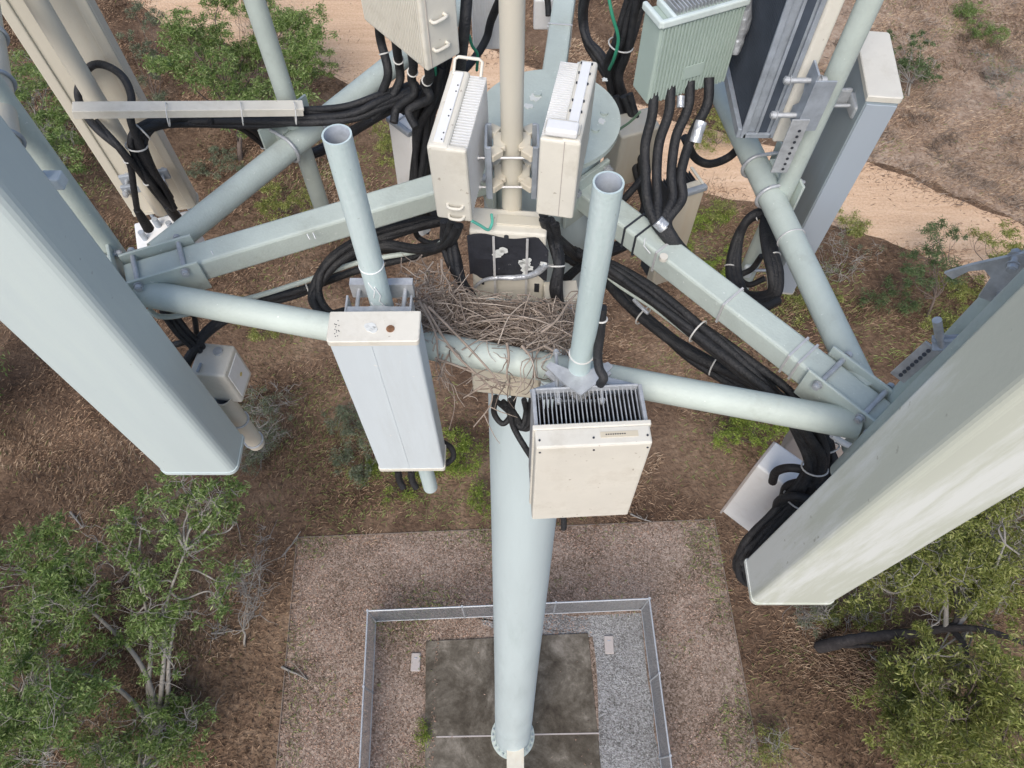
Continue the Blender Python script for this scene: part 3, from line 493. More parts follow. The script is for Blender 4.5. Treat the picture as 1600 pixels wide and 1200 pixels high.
# chalk strokes and weld line on the left open pipe
pt_ = [o_ for o_ in COL.objects if o_.name.startswith('mount_pipe')][-1]; ctop = pt_.location
chalk = mat('chalk', (.78, .80, .80), .9, .05)
def stroke(zs, r=.0415, w=.0026):
    q = [Vector((r*math.sin(R_(a)), -r*math.cos(R_(a)), CH-hh-ctop.z)) for a, hh in zs]; return MB().tube(q, w, 5)
for zs in ([(-40, 2.10), (-12, 2.14), (-34, 2.17), (-4, 2.21)], [(5, 2.0), (22, 2.05), (10, 2.08), (30, 2.12)], [(-20, 1.98), (0, 2.02), (-12, 2.06)], [(14, 2.16), (34, 2.20), (18, 2.24), (38, 2.29)], [(-30, 2.26), (-8, 2.31), (-26, 2.34)], [(20, 2.32), (2, 2.36), (24, 2.40)]): stroke(zs).build('chalk_mark', chalk, pt_)
MB().ring((0, 0, CH-1.93-ctop.z), (0, 0, 1), .0407, .0022).build('weld_line', chalk, pt_)
x, y, h = HXY(951, 285, 1.375); FRP = (x, y)
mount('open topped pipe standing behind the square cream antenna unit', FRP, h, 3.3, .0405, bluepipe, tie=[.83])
CP = (.0, 2.13); hcp = 2.50
mount('beige upright pipe in the centre carrying two white radio units', CP, .9, hcp, .0415, creamdirty)
LB = (-1.035, 2.785); mount('pale mint pipe clamped across the left face pipe at its middle', LB, 1.2, 3.05, .043)
RB = (1.235, 2.39); mount('pale mint pipe clamped across the right face pipe beside the capped antenna', RB, 1.2, 3.25, .043)
LC = (-1.72, 2.04); mount('mint pipe rising from the left corner end plate behind the big left antenna', LC, .9, 2.62, .045)
x, y, h = HXY(1395, 635, 1.96); mount('mint pipe at the right corner, farther from the big right antenna', (x, y), .9, 2.9, .045)
x, y, h = HXY(1497, 560, 1.74); RC2 = (x, y); mount('mint pipe close behind the big right antenna', RC2, .9, 2.75, .045)
x, y, h = HXY(229, 288, 3.25); LAP = (x, y); mount('beige pipe in front of the back of the weathered cream antenna', LAP, 1.0, 2.93, .041, creamdirty)
# horizontal beige pipe at the left edge
t = thing('side_arm_pipe', 'beige pipe with three clamps ending at the left edge above the big left antenna', 'pipe')
a, b = P(-36, -60, 1.6), P(8, 238, 1.74); dv = (b-a).normalized(); mm = MB(); n = 28; u = dv.orthogonal().normalized(); v = dv.cross(u)
rg = lambda c, r: [c+(u*math.cos(2*math.pi*i/n)+v*math.sin(2*math.pi*i/n))*r for i in range(n)]
mm.add(rg(a, .052)+rg(b, .052), [(i, (i+1) % n, n+(i+1) % n, n+i) for i in range(n)], True); mm.add(rg(b, .052)+rg(b, .044), [(i, (i+1) % n, n+(i+1) % n, n+i) for i in range(n)])
mm.build('pipe', creamdirty, t); MB().add(rg(b, .044)+rg(b-dv*.4, .044)+[b-dv*.4], [(i, (i+1) % n, n+(i+1) % n, n+i) for i in range(n)]+[(n+i, 2*n, n+(i+1) % n) for i in range(n)], True).build('bore', inner, t)
for s in (.42, .66, .95): MB().ring(a.lerp(b, s), dv, .058, .007).build('clamp_ring', galvb, t)

# ---- crossing clamps
def clamp(label, A, B, c, side, L=.30):
    """plate with two U bolts gripping a face pipe at c; side = +-1, plate offset"""
    t = thing('pipe_clamp', label, 'clamp', c, group='clamps joining mount pipes to the face pipes')
    u = (B-A).normalized(); c = A+u*((c-A).dot(u)); t.location = c; v = Vector((-u.y, u.x, 0))*side; M = Matrix((u, v, Vector((0, 0, 1)))).transposed()
    MB().box(v*.068, (L*.62, .05, .10), M, .004).build('saddle', mint, t); MB().box(v*.10, (L*1.15, .012, .20), M, .003).build('plate', mint, t)
    for s in (-.36, .36):
        q = u*L*s
        mm = MB().ring(q, u, .067, .0085, 90, 270, ref=v); mm.tube([q+Vector((0, 0, .067)), q+Vector((0, 0, .067))+v*.135], .0085, 8); mm.tube([q-Vector((0, 0, .067)), q-Vector((0, 0, .067))+v*.135], .0085, 8)
        ub = mm.build('u_bolt', galv, t)
        for sg in (1, -1): MB().tube([q+Vector((0, 0, sg*.067))+v*.107, q+Vector((0, 0, sg*.067))+v*.122], .017, 6).build('nut', galv, ub)
    return t
aL, bL = face['left']; clamp('mint plate and U bolts joining the left mount pipe to the left face pipe', aL, bL, P(478, 218, HF), 1, .27)
clamp('mint plate and U bolts joining the right mount pipe to the right face pipe', aR, bR, P(1180, 285, HF), -1, .27)

# ================================================================ BOXES WITH ANTENNAS
def comp_rot(yaw, tilt): return (Matrix.Rotation(R_(yaw), 3, 'Z') @ Matrix.Rotation(R_(tilt), 3, 'X')).to_euler()
def panel(label, c, yaw, tilt, dims, body, cap, seam=True, bev=.02, capm=True, conn=True, group='long panel antennas', side=None):
    """origin at centre; front is local -y"""
    w_, d_, H = dims; t = thing('panel_antenna', label, 'panel antenna', c, comp_rot(yaw, tilt), group)
    mm = MB(); bv = bev; n = 5; pr = []
    # extruded profile with rounded front corners
    for (cx, cy, a0) in ((w_/2-bv, -d_/2+bv, -90), (w_/2-bv*.35, d_/2-bv*.35, 0), (-w_/2+bv*.35, d_/2-bv*.35, 90), (-w_/2+bv, -d_/2+bv, 180)):
        rr = bv if cy < 0 else bv*.35
        for k in range(n+1): a = R_(a0+90*k/n); pr.append((cx+rr*math.cos(a), cy+rr*math.sin(a)))
    k = len(pr); vs = [(x, y, -H/2+.012) for x, y in pr]+[(x, y, H/2-.012) for x, y in pr]
    mm.add(vs, [(i, (i+1) % k, k+(i+1) % k, k+i) for i in range(k)], False); 
    mm.build('radome', body, t)
    if seam: MB().box((-.0 if seam is True else seam, -d_/2, 0), (.006, .0035, H*.985), None, .001).build('seam_ridge', body, t)
    for sg, nm in ((1, 'top_cap'), (-1, 'bottom_cap')):
        m2 = MB(); e = .004; p2 = [(x*(1+2*e/w_), y*(1+2*e/d_)) for x, y in pr]; z0, z1 = sg*(H/2-.022), sg*H/2
        lo, hi = min(z0, z1), max(z0, z1); vs = [(x, y, lo) for x, y in p2]+[(x, y, hi) for x, y in p2]
        vs2 = [(x*.975, y*.95, hi+(.003 if sg > 0 else 0)) for x, y in p2]
        m2.add(vs, [(i, (i+1) % k, k+(i+1) % k, k+i) for i in range(k)]+[tuple(range(k))[::-1]]); m2.add(vs[k:]+vs2, [(i, (i+1) % k, k+(i+1) % k, k+i) for i in range(k)]); m2.add(vs2, [tuple(range(k))])
        m2.build(nm, cap, t)
    if conn:
        for i in range(4):
            x = -w_*.3+w_*.2*i; MB().tube([(x, 0, -H/2+.002), (x, 0, -H/2-.03)], .014, 10).tube([(x, 0, -H/2-.03), (x, 0, -H/2-.08)], .011, 10).build('connector', galvb, t)
    return t
aflp = panel('pale blue antenna with cream cap in front of the bird nest', (-.452, 1.335, Z(2.55)), .6, -.1, (.293, .113, 1.084), bluegrey, cream, bev=.012, seam=-.01)
m = MB()
for (x, y, r) in ((.055, -.012, .014),): m.tube([(x, y, .542), (x, y, .5475)], r, 12)
m.build('rust_spot', mat('rust', (.20, .10, .05), .8, .5, 60), aflp)
m = MB()
for (x, y, r) in ((-.01, -.005, .018), (.0, -.015, .013), (-.022, .0, .01)): m.tube([(x, y, .542), (x, y, .5472)], r, 10)
m.build('dropping', guano, aflp)
m = MB()
for i in range(14): x = -.13+.012*random.random()*2; y = random.uniform(-.04, .03); m.tube([(x, y, .542), (x, y, .546)], .0018, 6)
m.build('speck', dark, aflp)
def from_bottom(px, py, hb, wd, dp, H):   # front-left-bottom corner seen at the pixel, yaw 0
    q = P(px, py, hb); return (q.x+wd/2, q.y+dp/2, Z(hb)+H/2)
abl = panel('big pale grey blue antenna filling the left side, lower end in view', from_bottom(251, 741, 3.4, .38, .205, 2.75), 0, 0, (.38, .205, 2.75), mintant, mintant, bev=.045, seam=False)
abr = panel('big grey green antenna with chalky white front filling the right side', from_bottom(1174, 944, 3.4, .372, .2, 2.9), 0, 0, (.372, .2, 2.9), antgreen, antgreen, bev=.03, seam=False)
# capped antenna at the right: wide back towards the pole
q1 = P(1338, 48, 1.95); q2 = P(1357, 150, 1.95); ang = math.degrees(math.atan2((q1-q2).y, (q1-q2).x))
wd = (q1-q2).length; u = (q1-q2).normalized(); nrm = Vector((u.y, -u.x, 0)); Hh = 1.28
cc = (q1+q2)/2+nrm*.066
arb = panel('cream capped antenna seen from behind, blue grey side, beside the sandy track', (cc.x, cc.y, Z(1.95)-Hh/2), ang, 0, (wd, .13, Hh), bluedark, cream, seam=False, bev=.014)
# the side facing the photo is paler: a thin paler strip laid over it
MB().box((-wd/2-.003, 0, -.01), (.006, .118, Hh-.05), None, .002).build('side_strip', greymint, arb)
# weathered cream antenna at upper left, seen from behind
q1 = P(210, 338, 3.1); q2 = P(310, 323, 3.1); ang = math.degrees(math.atan2((q2-q1).y, (q2-q1).x)); wd = (q2-q1).length; u = (q2-q1).normalized(); nrm = Vector((-u.y, u.x, 0)); Hh = 2.3
cc = (q1+q2)/2+nrm*.045
ala = panel('weathered cream antenna seen from behind at upper left with black cables across it', (cc.x, cc.y, Z(3.1)+Hh/2), ang+180, 0, (wd, .09, Hh), creamdirty, creamdirty, seam=False, bev=.02)
for sg in (-1, 1): MB().box((sg*wd*.42, .047, 0), (wd*.14, .02, Hh-.04), None, .006).build('back_rib', creamdirty, ala)

# brackets of the pale blue antenna
def channel(mb, c, M, L, wd, ht, th=.006):
    mb.box(c, (L, wd, th), M, .001); c = Vector(c)
    for sg in (-1, 1): mb.box(c+M@Vector((0, sg*(wd/2-th/2), ht/2+.001)), (L, th-.001, ht), M, .001)
    return mb
I3 = Matrix.Identity(3)
def bracket(label, top, pipe, ant_y, w_=.2, m=galv, h=.09, parent=None):
    """galvanised clamp between pipe (x,y) and antenna back plane y=ant_y at height z=top"""
    t = thing('antenna_bracket', label, 'bracket', (pipe[0], pipe[1], top), group='galvanised brackets holding antennas to the pipes')
    gap = pipe[1]-ant_y
    b_ = MB(); b_.box((0, -gap+.012, -h/2), (w_*.9, .01, h), I3, .003)
    for sg in (-1, 1): b_.box((sg*w_*.45, -gap/2-.0, -h/2), (.008, gap-.0, h), I3, .003)
    b_.build('yoke', m, t)
    for sg, nm in ((-1, 'front_jaw'), (1, 'rear_jaw')):
        j = MB(); n = 9; pr = []
        for i in range(n+1):
            x = -w_*.45+w_*.9*i/n; y = sg*(.047 if abs(x) > .03 else .03+.012)
            pr.append((x, y))
        j.add([(x, y, -h+.01) for x, y in pr]+[(x, y, -.004) for x, y in pr]+[(x, y+sg*.008, -h+.01) for x, y in pr]+[(x, y+sg*.03, -.004) for x, y in pr],
              [(i, i+1, n+1+i+1, n+1+i) for i in range(n)]+[(n+1+i, n+2+i, 3*n+4+i, 3*n+3+i) for i in range(n)]+[(2*n+2+i, 2*n+3+i, 3*n+4+i, 3*n+3+i) for i in range(n)])
        j.build(nm, m, t)
    for sg in (-1, 1): MB().bolt((sg*w_*.33, -.09, -h*.4), (sg*w_*.33, .085, -h*.4), .008, .012).build('bolt', galv, t)
    return t
bracket('galvanised clamp between the pale blue antenna and its open topped pipe', Z(2.10), FLP, 1.40, .25)
# --- square cream antenna unit
w_, d_, H = .401, .245, .653
t = thing('active_antenna_unit', 'square cream antenna unit with open finned top in front of the pole', 'antenna unit', (.276, 1.142, Z(2.62)), comp_rot(3, -2.8))
sh = .075
MB().box((0, -d_/2+sh/2, 0), (w_, sh, H), None, .008, 2).build('radome', cream, t)
MB().box((0, -d_/2+sh+.006, 0), (w_+.012, .02, H+.006), None, .004).build('cover_rim', cream, t)
f = MB(); nf = 24; y0 = -d_/2+sh+.02; y1 = d_/2
for i in range(nf): x = -w_*.44+w_*.88*i/(nf-1); f.box((x, (y0+y1)/2, -.012), (.0022, y1-y0, H*.92), None, 0)
hs_ = f.build('heat_sink', dark, t); f = MB()  # fin sides coloured dark for the shade in the gaps, top edges left pale
for i in range(nf): x = -w_*.44+w_*.88*i/(nf-1); f.box((x, (y0+y1)/2, H*.448+.001), (.0036, y1-y0, .010), None, 0)
f.build('fin_edge', galv, hs_); MB().box((0, y0+.004, -.01), (w_*.93, .008, H*.95), None, 0).build('sink_base', dark, t)
f = MB()
for sg in (-1, 1): f.box((sg*(w_/2-.008), (y0+y1)/2, 0), (.014, y1-y0, H*.97), None, .003)
f.box((0, y1-.004, H/2-.02), (w_*.92, .008, .03), None, .002); f.box((0, y1-.004, -H/2+.03), (w_*.92, .008, .05), None, .002); f.build('frame', galv, t)
f = MB()
for (x, z) in ((-.19, -.012), (.19, -.012), (-.19, -.05), (.19, -.05), (0, -.012), (0, -.05)):
    f.tube([(x*.98, -d_/2+.03+(-z*.0), H/2+.0), (x*.98, -d_/2+.03, H/2+.003)], .004, 8) if z > -.02 else f.tube([(x*.98, -d_/2, H/2+z+.02), (x*.98, -d_/2-.003, H/2+z+.02)], .004, 8)
f.build('rivet', dark, t)
st = MB().box((.09, -d_/2+.04, H/2+.001), (.13, .022, .002), None, 0).build('label_sticker', mat('tan_sticker', (.60, .54, .42), .5, .05), t)
f = MB()
for i in range(9): f.box((.045+.008*i, -d_/2+.04, H/2+.0025), (.005, .004, .001), None)
f.box((.142, -d_/2+.04, H/2+.0005), (.014, .006, .001), None); f.build('printed_line', dark, st)
for i in range(5): MB().tube([(-.12+.05*i, .03, -H/2-.002), (-.12+.05*i, .03, -H/2-.06)], .012, 8).build('connector', dark, t)
f = MB()
for sg in (-1, 1): f.bar((sg*.2, y1+.01, H/2-.06), (sg*.03, y1+.05, H/2-.03), .03, .008)
f.bar((-.2, y1+.014, H/2-.08), (.2, y1+.014, H/2-.08), .03, .02); f.build('mounting_rail', galvb, t)
# its V bracket
t = thing('pipe_bracket', 'bright galvanised V shaped bracket between the square cream unit and its pipe', 'bracket', (FRP[0], FRP[1]-.02, Z(2.31)))
for dz in (0, -.05, -.36):
    mm = MB(); prf = [(-.17, .05), (-.145, .075), (-.03, .02), (0, -.015), (.03, .02), (.145, .075), (.17, .05), (.08, -.05), (0, -.115), (-.08, -.05)]
    prf = [(x*.72, y*.72-.012) for x, y in prf]
    k = len(prf); mm.add([(x, y, dz) for x, y in prf]+[(x, y, dz+.012) for x, y in prf], [(i, (i+1) % k, k+(i+1) % k, k+i) for i in range(k)])
    for z_ in (0, 1):
        o_ = [(x, y, dz+.012*z_) for x, y in prf]; mm.add(o_, [(0, 1, 2, 9), (2, 3, 8, 9), (3, 4, 7, 8), (4, 5, 6, 7)])
    mm.build('v_plate', galv, t)
for sg in (-1, 1): MB().bolt((sg*.08, -.11, -.03), (sg*.08, .12, -.03), .007, .011).build('bolt', galv, t)
MB().box((0, -.078, -.24), (.16, .012, .36), None, .004).build('back_plate', galvb, t)


# --- finned radio units
def rru(label, c, yaw, tilt, dims, body, fins=None, handles=(), conn=4, ribs=None, finm=None, name='radio_unit', bev=.012, group='remote radio units'):
    w_, d_, H = dims; t = thing(name, label, 'radio unit', c, comp_rot(yaw, tilt), group)
    bx = [0, 0, 0]; bd = [w_, d_, H]
    if fins:
        ax, sg, frac = fins; i = 'xyz'.index(ax); bd[i] *= 1-frac; bx[i] = -sg*dims[i]*frac/2
    MB().box(bx, bd, None, bev, 3).build('housing', body, t)
    if fins:
        f = MB(); a = 1 if ax == 'x' else 0; n_ = int(dims[a]/.013); L = dims[i]*frac; fc = [0, 0, 0]; fc[i] = sg*(dims[i]/2-L/2-.001)
        for k in range(n_):
            q = list(fc); q[a] = -dims[a]*.47+dims[a]*.94*k/(n_-1); fd = [0, 0, 0]; fd[a] = .003; fd[i] = L; fd[2] = H*.93 if i != 2 else L
            if i == 2: fd[1-a] = dims[1-a]*.9
            f.box(q, fd, None)
        f.build('heat_sink', finm or body, t)
    if ribs:
        face_, n_ = ribs; f = MB()
        for k in range(n_):
            if face_ == 'front': f.box((-w_*.46+w_*.92*k/(n_-1), -d_/2-.003, 0), (w_*.45/n_, .008, H*.95), None, .001)
            elif face_ == 'back': f.box((-w_*.46+w_*.92*k/(n_-1), d_/2+.003, 0), (w_*.45/n_, .008, H*.95), None, .001)
            elif face_ == 'left': f.box((-w_/2-.003, -d_*.46+d_*.92*k/(n_-1), 0), (.008, d_*.45/n_, H*.95), None, .001)
        f.build('cooling_ribs', body, t)
    for (a, b, hgt, ax_) in handles:   # loop handle between two local points
        a = Vector(a); b = Vector(b); up = Vector(ax_)*hgt
        MB().tube([a, a+up*.85, a+up+(b-a)*.12, b+up-(b-a)*.12, b+up*.85, b], .006, 8).build('handle', body if len(handles) < 3 else galv, t)
    for k in range(conn):
        x = (-.5+(k+.5)/conn)*w_*.8; MB().tube([(x, 0, -H/2+.001), (x, 0, -H/2-.05)], .013, 10).build('connector', dark, t)
    return t
w_, d_, H = .136, .376, .374
r1 = rru('white finned radio unit left of the central pipe with loop handle on top', (-.188, 2.093, Z(1.95)), -10.3, 2.6, (w_, d_, H), cream, ('x', 1, .45), [((-.05, .16, H/2), (.05, .16, H/2), .06, (0, .75, .65))], 3, finm=white)
MB().box((.0, -d_/2+.012, -.004), (w_+.002, .026, H-.004), None, .01, 3).build('end_cover', cream, r1)
for z in (-.1, -.16): MB().tube(cat_rom([(-.02, -d_/2, z), (-.01, -d_/2-.018, z), (.03, -d_/2-.018, z), (.04, -d_/2, z)], 4), .006, 8).build('handle', cream, r1)
MB().box((-.03, 0, H/2+.003), (.035, d_*.9, .008), None, .003).build('top_rib', white, r1)
f = MB()
for y in (-.16, -.13, -.05, -.02, .07, .1): f.tube([(-.02, y, H/2+.005), (-.02, y, H/2+.009)], .0028, 8)
f.build('screw', dark, r1)
w_, d_, H = .140, .462, .355
r2 = rru('white finned radio unit right of the central pipe', (.205, 2.14, Z(1.95)), -10.9, -3.6, (w_, d_, H), cream, ('x', -1, .5), [((-.055, -.2, H/2), (.055, -.2, H/2), .05, (0, .9, .3))], 3, finm=white)
MB().box((.03, 0, H/2+.003), (.035, d_*.9, .008), None, .003).build('top_rib', white, r2); MB().box((.0, -d_/2+.012, -.004), (w_+.002, .026, H-.004), None, .01, 3).build('end_cover', cream, r2); MB().box((.015, -d_/2-.001, 0), (.0025, .003, H*.95), None).build('cover_seam', mauve, r2)
f = MB()
for y in (-.08, -.02, .08, .14, .2): f.tube([(.01, y, H/2+.001), (.01, y, H/2+.009)], .003, 8); f.tube([(.05, y, H/2+.001), (.05, y, H/2+.009)], .003, 8)
f.build('screw', dark, r2)
MB().box((.0, -d_/2+.03, H/2+.02), (.11, .06, .03), None, .008).build('end_block', white, r2)
# unit rail brackets clamped on the central pipe
t = thing('twin_unit_bracket', 'pale clamp bracket joining both white radio units to the central pipe', 'bracket', (0, 2.12, Z(2.0)))
for sg in (-1, 1):
    f = MB(); f.box((sg*.095, -.03, -.02), (.01, .12, .26), None, .002); f.box((sg*.085, .03, -.02), (.02, .01, .26), None, .002); f.box((sg*.085, -.09, -.02), (.02, .01, .26), None, .002); f.build('rail', galvb, t)
    f = MB()
    for z in (.05, -.11):
        f.bar((sg*.09, .07, z), (sg*.05, .045, z), .045, .03, bev=.004); f.bar((sg*.05, .045, z), (sg*.046, -.04, z), .045, .02, bev=.004); f.bar((sg*.046, -.04, z), (sg*.085, -.075, z), .045, .03, bev=.004)
    f.build('jaw', creamdirty, t)
for z in (.03, -.12): MB().bolt((-.14, -.06, z), (.14, -.06, z), .005, .010).build('bolt', steel, t)
H = .75; q = P(668, 113, 1.95); yaw = -49
Mx = Matrix.Rotation(R_(yaw), 3, 'Z'); c = q+Mx@Vector((-.43/2, .17/2, 0))+Vector((0, 0, H/2))
r3 = rru('large beige ribbed radio unit at the top edge, left of the pole', c, yaw, 0, (.43, .17, H), cream, None, (), 5, ('front', 34), bev=.01)
for z in (-.17, -.29): MB().tube(cat_rom([(.43/2, -.045, z), (.43/2+.02, -.04, z), (.43/2+.02, .015, z), (.43/2, .02, z)], 4), .007, 8).build('handle', cream, r3)
MB().box((.43/2+.001, -.06, 0), (.004, .002, H*.97), None).build('seam', mauve, r3)
w_, d_, H = .372, .13, .349
r4 = rru('green grey ribbed radio unit at the top edge, right of the pole', (.698, 2.60, Z(1.9)), 23.1, -.6, (w_, d_, H), greenrru, None, (), 5, ('front', 23), bev=.01)
f = MB()
f.bar((-w_/2-.005, -d_/2-.005, H/2+.015), (w_/2, -d_/2-.005, H/2+.015), .02, .03, bev=.006); f.bar((-w_/2-.005, -d_/2-.01, H/2+.015), (-w_/2-.005, d_/2, H/2+.015), .02, .03, bev=.006); f.bar((-w_/2+.055, -d_/2, H/2+.015), (-w_/2+.055, d_/2, H/2+.015), .016, .03, bev=.005)
f.build('top_frame', mat('pale_mint_casting', (.6, .68, .66), .5), r4)
f = MB()
for k in range(18): f.box((-w_/2+.085+.0155*k, .02, H/2+.008), (.004, .09, .03), None)
f.build('heat_sink', galv, r4)
MB().box((0, -d_/2-.009, -.06), (.09, .003, .06), None, .002).build('blank_plate', greenrru, r4)
foil = mat('crumpled_foil', (.55, .58, .62), .35, .3, 25, metal=.5, bump=1., bscale=30)
f = MB().tube(cat_rom([(w_/2+.01, 0, .2), (w_/2+.035, -.02, .1), (w_/2+.03, -.03, .0), (w_/2+.02, -.05, -.06)], 5), [.03, .032, .035, .03, .028, .03, .034, .035, .035, .03, .028, .03, .028, .024, .022, .016], 10); f.build('foil_wrap', foil, r4)
# dark heat sink antenna unit
H = .72; t = thing('active_antenna_unit', 'antenna unit with dark heat sink, blue grey frame and beige back shell at top right', 'antenna unit', (1.06, 2.64, Z(2.2)+H/2), comp_rot(90, 0))
W2, D2 = .44, .2   # local x -> world y, front (-y) -> world +x
MB().box((0, -D2/2+.03, .0), (W2+.03, .06, H+.03), None, .012, 3).build('radome', cream, t)
MB().box((0, .01, 0), (W2*.96, .04, H*.97), None).build('sink_base', darkblue, t)
f = MB()
for k in range(24): f.box((-W2*.45+W2*.9*k/23, .06, 0), (.003, .07, H*.93), None)
f.build('heat_sink', darkblue, t)
f = MB()
for sg in (-1, 1): 
    f.box((sg*W2/2, D2/2-.012, 0), (.012, .024, H), None, .003); f.box((sg*W2/2, -.03, 0), (.012, .02, H), None, .003); f.box((sg*W2/2, .035, 0), (.006, .012, H*.98), None)
    f.box((sg*W2/2, .03, -H/2+.012), (.012, .12, .024), None, .003); f.box((sg*W2/2, .03, H/2-.012), (.012, .12, .024), None, .003); f.box((sg*(W2/2-.012), .03, 0), (.003, .12, H*.96), None)
f.build('frame', galvb, t)
MB().box((0, .105, -H/2+.02), (W2, .02, .045), None, .003).build('bottom_rail', galvb, t)
f = MB()
for k in range(16): f.box((-W2*.4+.0, .02, H/2+.002), (.004, .05, .006), None); f.box((-.15+.02*k, .04, H/2+.003), (.004, .11, .02), None)
f.build('top_fins', galv, t)
# hanging units under the platform beside the pole
r5 = rru('grey radio unit with dark fins hanging left of the pole below the frame', (-.525, 2.955, Z(2.95)), -44.4, -2.3, (.177, .147, .75), white, ('y', 1, .5), (), 3, finm=dark)
f = MB(); f.bar((-.085, -.075, .375), (.09, -.075, .375), .03, .03, bev=.008); f.build('handle', galvb, r5); f = MB(); f.bar((-.03, -.06, .378), (-.03, .07, .378), .01, .006); f.bar((.085, -.06, .378), (.085, .07, .378), .01, .006); f.build('top_bar', galv, r5)
r6 = rru('beige radio unit with dark fins hanging right of the pole behind black cables', (.835, 2.60, Z(3.0)), 22, 0, (.165, .151, .72), creamdirty, ('y', 1, .55), (), 3, finm=dark)
f = MB(); f.bar((-.082, -.07, .36), (.088, -.07, .36), .03, .03, bev=.008); f.build('handle', galvb, r6); f = MB(); f.bar((-.0, -.06, .362), (-.0, .07, .362), .012, .006); f.bar((.08, -.06, .362), (.08, .07, .362), .014, .008); f.build('top_bar', cream, r6)
# small units
r7 = rru('small cream unit hanging behind the lower end of the big left antenna', (-1.415, 1.79, Z(3.1)), -6, .6, (.17, .173, .27), cream, None, (), 2)
MB().tube([(.02, .04, .135), (.02, .04, .15)], .022, 14).build('round_cap', galv, r7); MB().box((.087, 0, 0), (.004, .13, .2), None, .002).build('side_panel', white, r7); MB().tube([(.0895, .01, -.01), (.0905, .01, -.01)], .012, 8).build('sticker', mat('yellow_sticker', (.6, .48, .15), .5), r7)
MB().bar((-.04, -.03, .14), (-.04, -.08, .145), .012, .012).build('lug', galvb, r7)
r8 = rru('white jumper box at the foot of the weathered cream antenna', (-1.95, 2.744, Z(3.3)), 19, .4, (.304, .24, .26), white, None, (), 2)
for (x, y) in ((-.1, -.02), (-.02, .05), (.05, -.0), (.09, .03)): MB().tube([(x, y, .13), (x, y, .19)], .016, 10).build('connector', galvb, r8)
x, y = P(1130, 809, 3.9)[:2]; 
r9 = rru('white radio unit hanging low behind the big right antenna, covered by cables', (1.33, 1.33, Z(3.57)), -42, 0, (.30, .17, .66), white, None, (), 0)
MB().box((-.148, -.01, 0), (.012, .175, .665), None, .003).build('side_cover', mauve, r9)
for k, (x, z) in enumerate(((.06, .18), (.08, .05))): MB().tube([(x, -.085, z), (x, -.13, z)], .02, 10).build('connector', dark, r9)
r10 = rru('mauve grey radio unit behind the white one under the right corner', (1.60, 1.60, Z(3.42)), -30, 0, (.28, .17, .6), mauve, None, (), 0); MB().box((0, -.087, .2), (.25, .006, .16), None, .002).build('white_panel', white, r10)
# vertical beige pipe and clamps below the small cream unit
x, y, h = HXY(362, 640, 2.23)
t = mount('short beige pipe below the small cream unit beside the big left antenna', (x, y), 3.2, 3.75, .045, creamdirty)
for z in (.05, .3): MB().ring((0, 0, z), (0, 0, 1), .049, .006).build('clamp_ring', galv, t)
# unit wrapped in black membrane above the nest
t = thing('wrapped_junction_box', 'cream box wrapped in torn black membrane and steel bands above the nest', 'junction box', (-.012, 2.04, Z(2.49)), comp_rot(-5, 0))
MB().box((0, 0, -.03), (.315, .13, .46), None, .01, 2).build('housing', cream, t)
f = MB(); n = 24; vs = []
for i in range(n):       # torn sheet draped over the front, 6 mm thick
    a = i/(n-1); x = -.165+.335*a; zt = .178+.010*math.sin(a*9)-max(0, a-.86)*.5; zb = -.07-.03*math.sin(a*5)+.06*max(0, a-.6)+.01*math.sin(a*31)-max(0, a-.82)*.3
    for (yy) in (-.070, -.078): vs += [(x, yy+.01*math.sin(a*3), zt), (x, yy-.005*math.sin(a*7), (zt+zb)/2), (x, yy+.006*math.sin(a*5), zb)]
fs = []
for i in range(n-1):
    o_ = i*6
    for k in (0, 1): fs += [(o_+k, o_+k+1, o_+6+k+1, o_+6+k), (o_+3+k, o_+9+k, o_+9+k+1, o_+3+k+1)]
    fs += [(o_, o_+6, o_+9, o_+3), (o_+2, o_+5, o_+11, o_+8)]
f.add(vs, fs, False); f.build('torn_membrane', membrane, t)
f = MB()
for (x, z, s) in ((-.03, .10, .03), (-.015, .115, .022), (-.045, .08, .02), (.075, .03, .03), (.085, .06, .022), (.07, -.005, .02), (.09, .01, .025), (.075, -.03, .013), (.155, .045, .018), (.06, .045, .02)):
    k = 11; rs_ = [s*random.uniform(.6, 1.1) for _ in range(k)]; vv = [(x+rs_[i]*math.cos(6.283*i/k), -.084, z+rs_[i]*.8*math.sin(6.283*i/k)) for i in range(k)]; f.add(vv+[(a, b-.003, c_) for a, b, c_ in vv], [tuple(range(k, 2*k))]+[(i, (i+1) % k, k+(i+1) % k, k+i) for i in range(k)])
f.build('droppings', guano, t)['kind'] = 'stuff'
for x in (-.055, .082): MB().box((x, -.0895, -.03), (.010, .004, .462), None).build('steel_band', steel, t)
f = MB(); f.tube(cat_rom([(.165, -.08, .04), (.12, -.086, -.02), (.05, -.088, -.055), (-.05, -.088, -.07), (-.11, -.086, -.10), (-.15, -.085, -.16)], 5), [.018-.0005*i for i in range(26)], 8); f.build('plastic_strap', foil, t)
f = MB()
for (x, z, a, b) in ((-.135, -.155, .008, .006), (-.112, -.14, .006, .013), (.128, -.15, .011, .03)): f.box((x, -.067, z), (a*2, .004, b*2), None, .004)
f.build('torn_patch', membrane, t); MB().tube([(-.005, -.066, .18), (-.005, -.07, .18)], .01, 12).build('vent_hole', dark, t)
MB().box((.05, .0, .203), (.2, .05, .01), None, .002).build('top_flange', creamdirty, t)
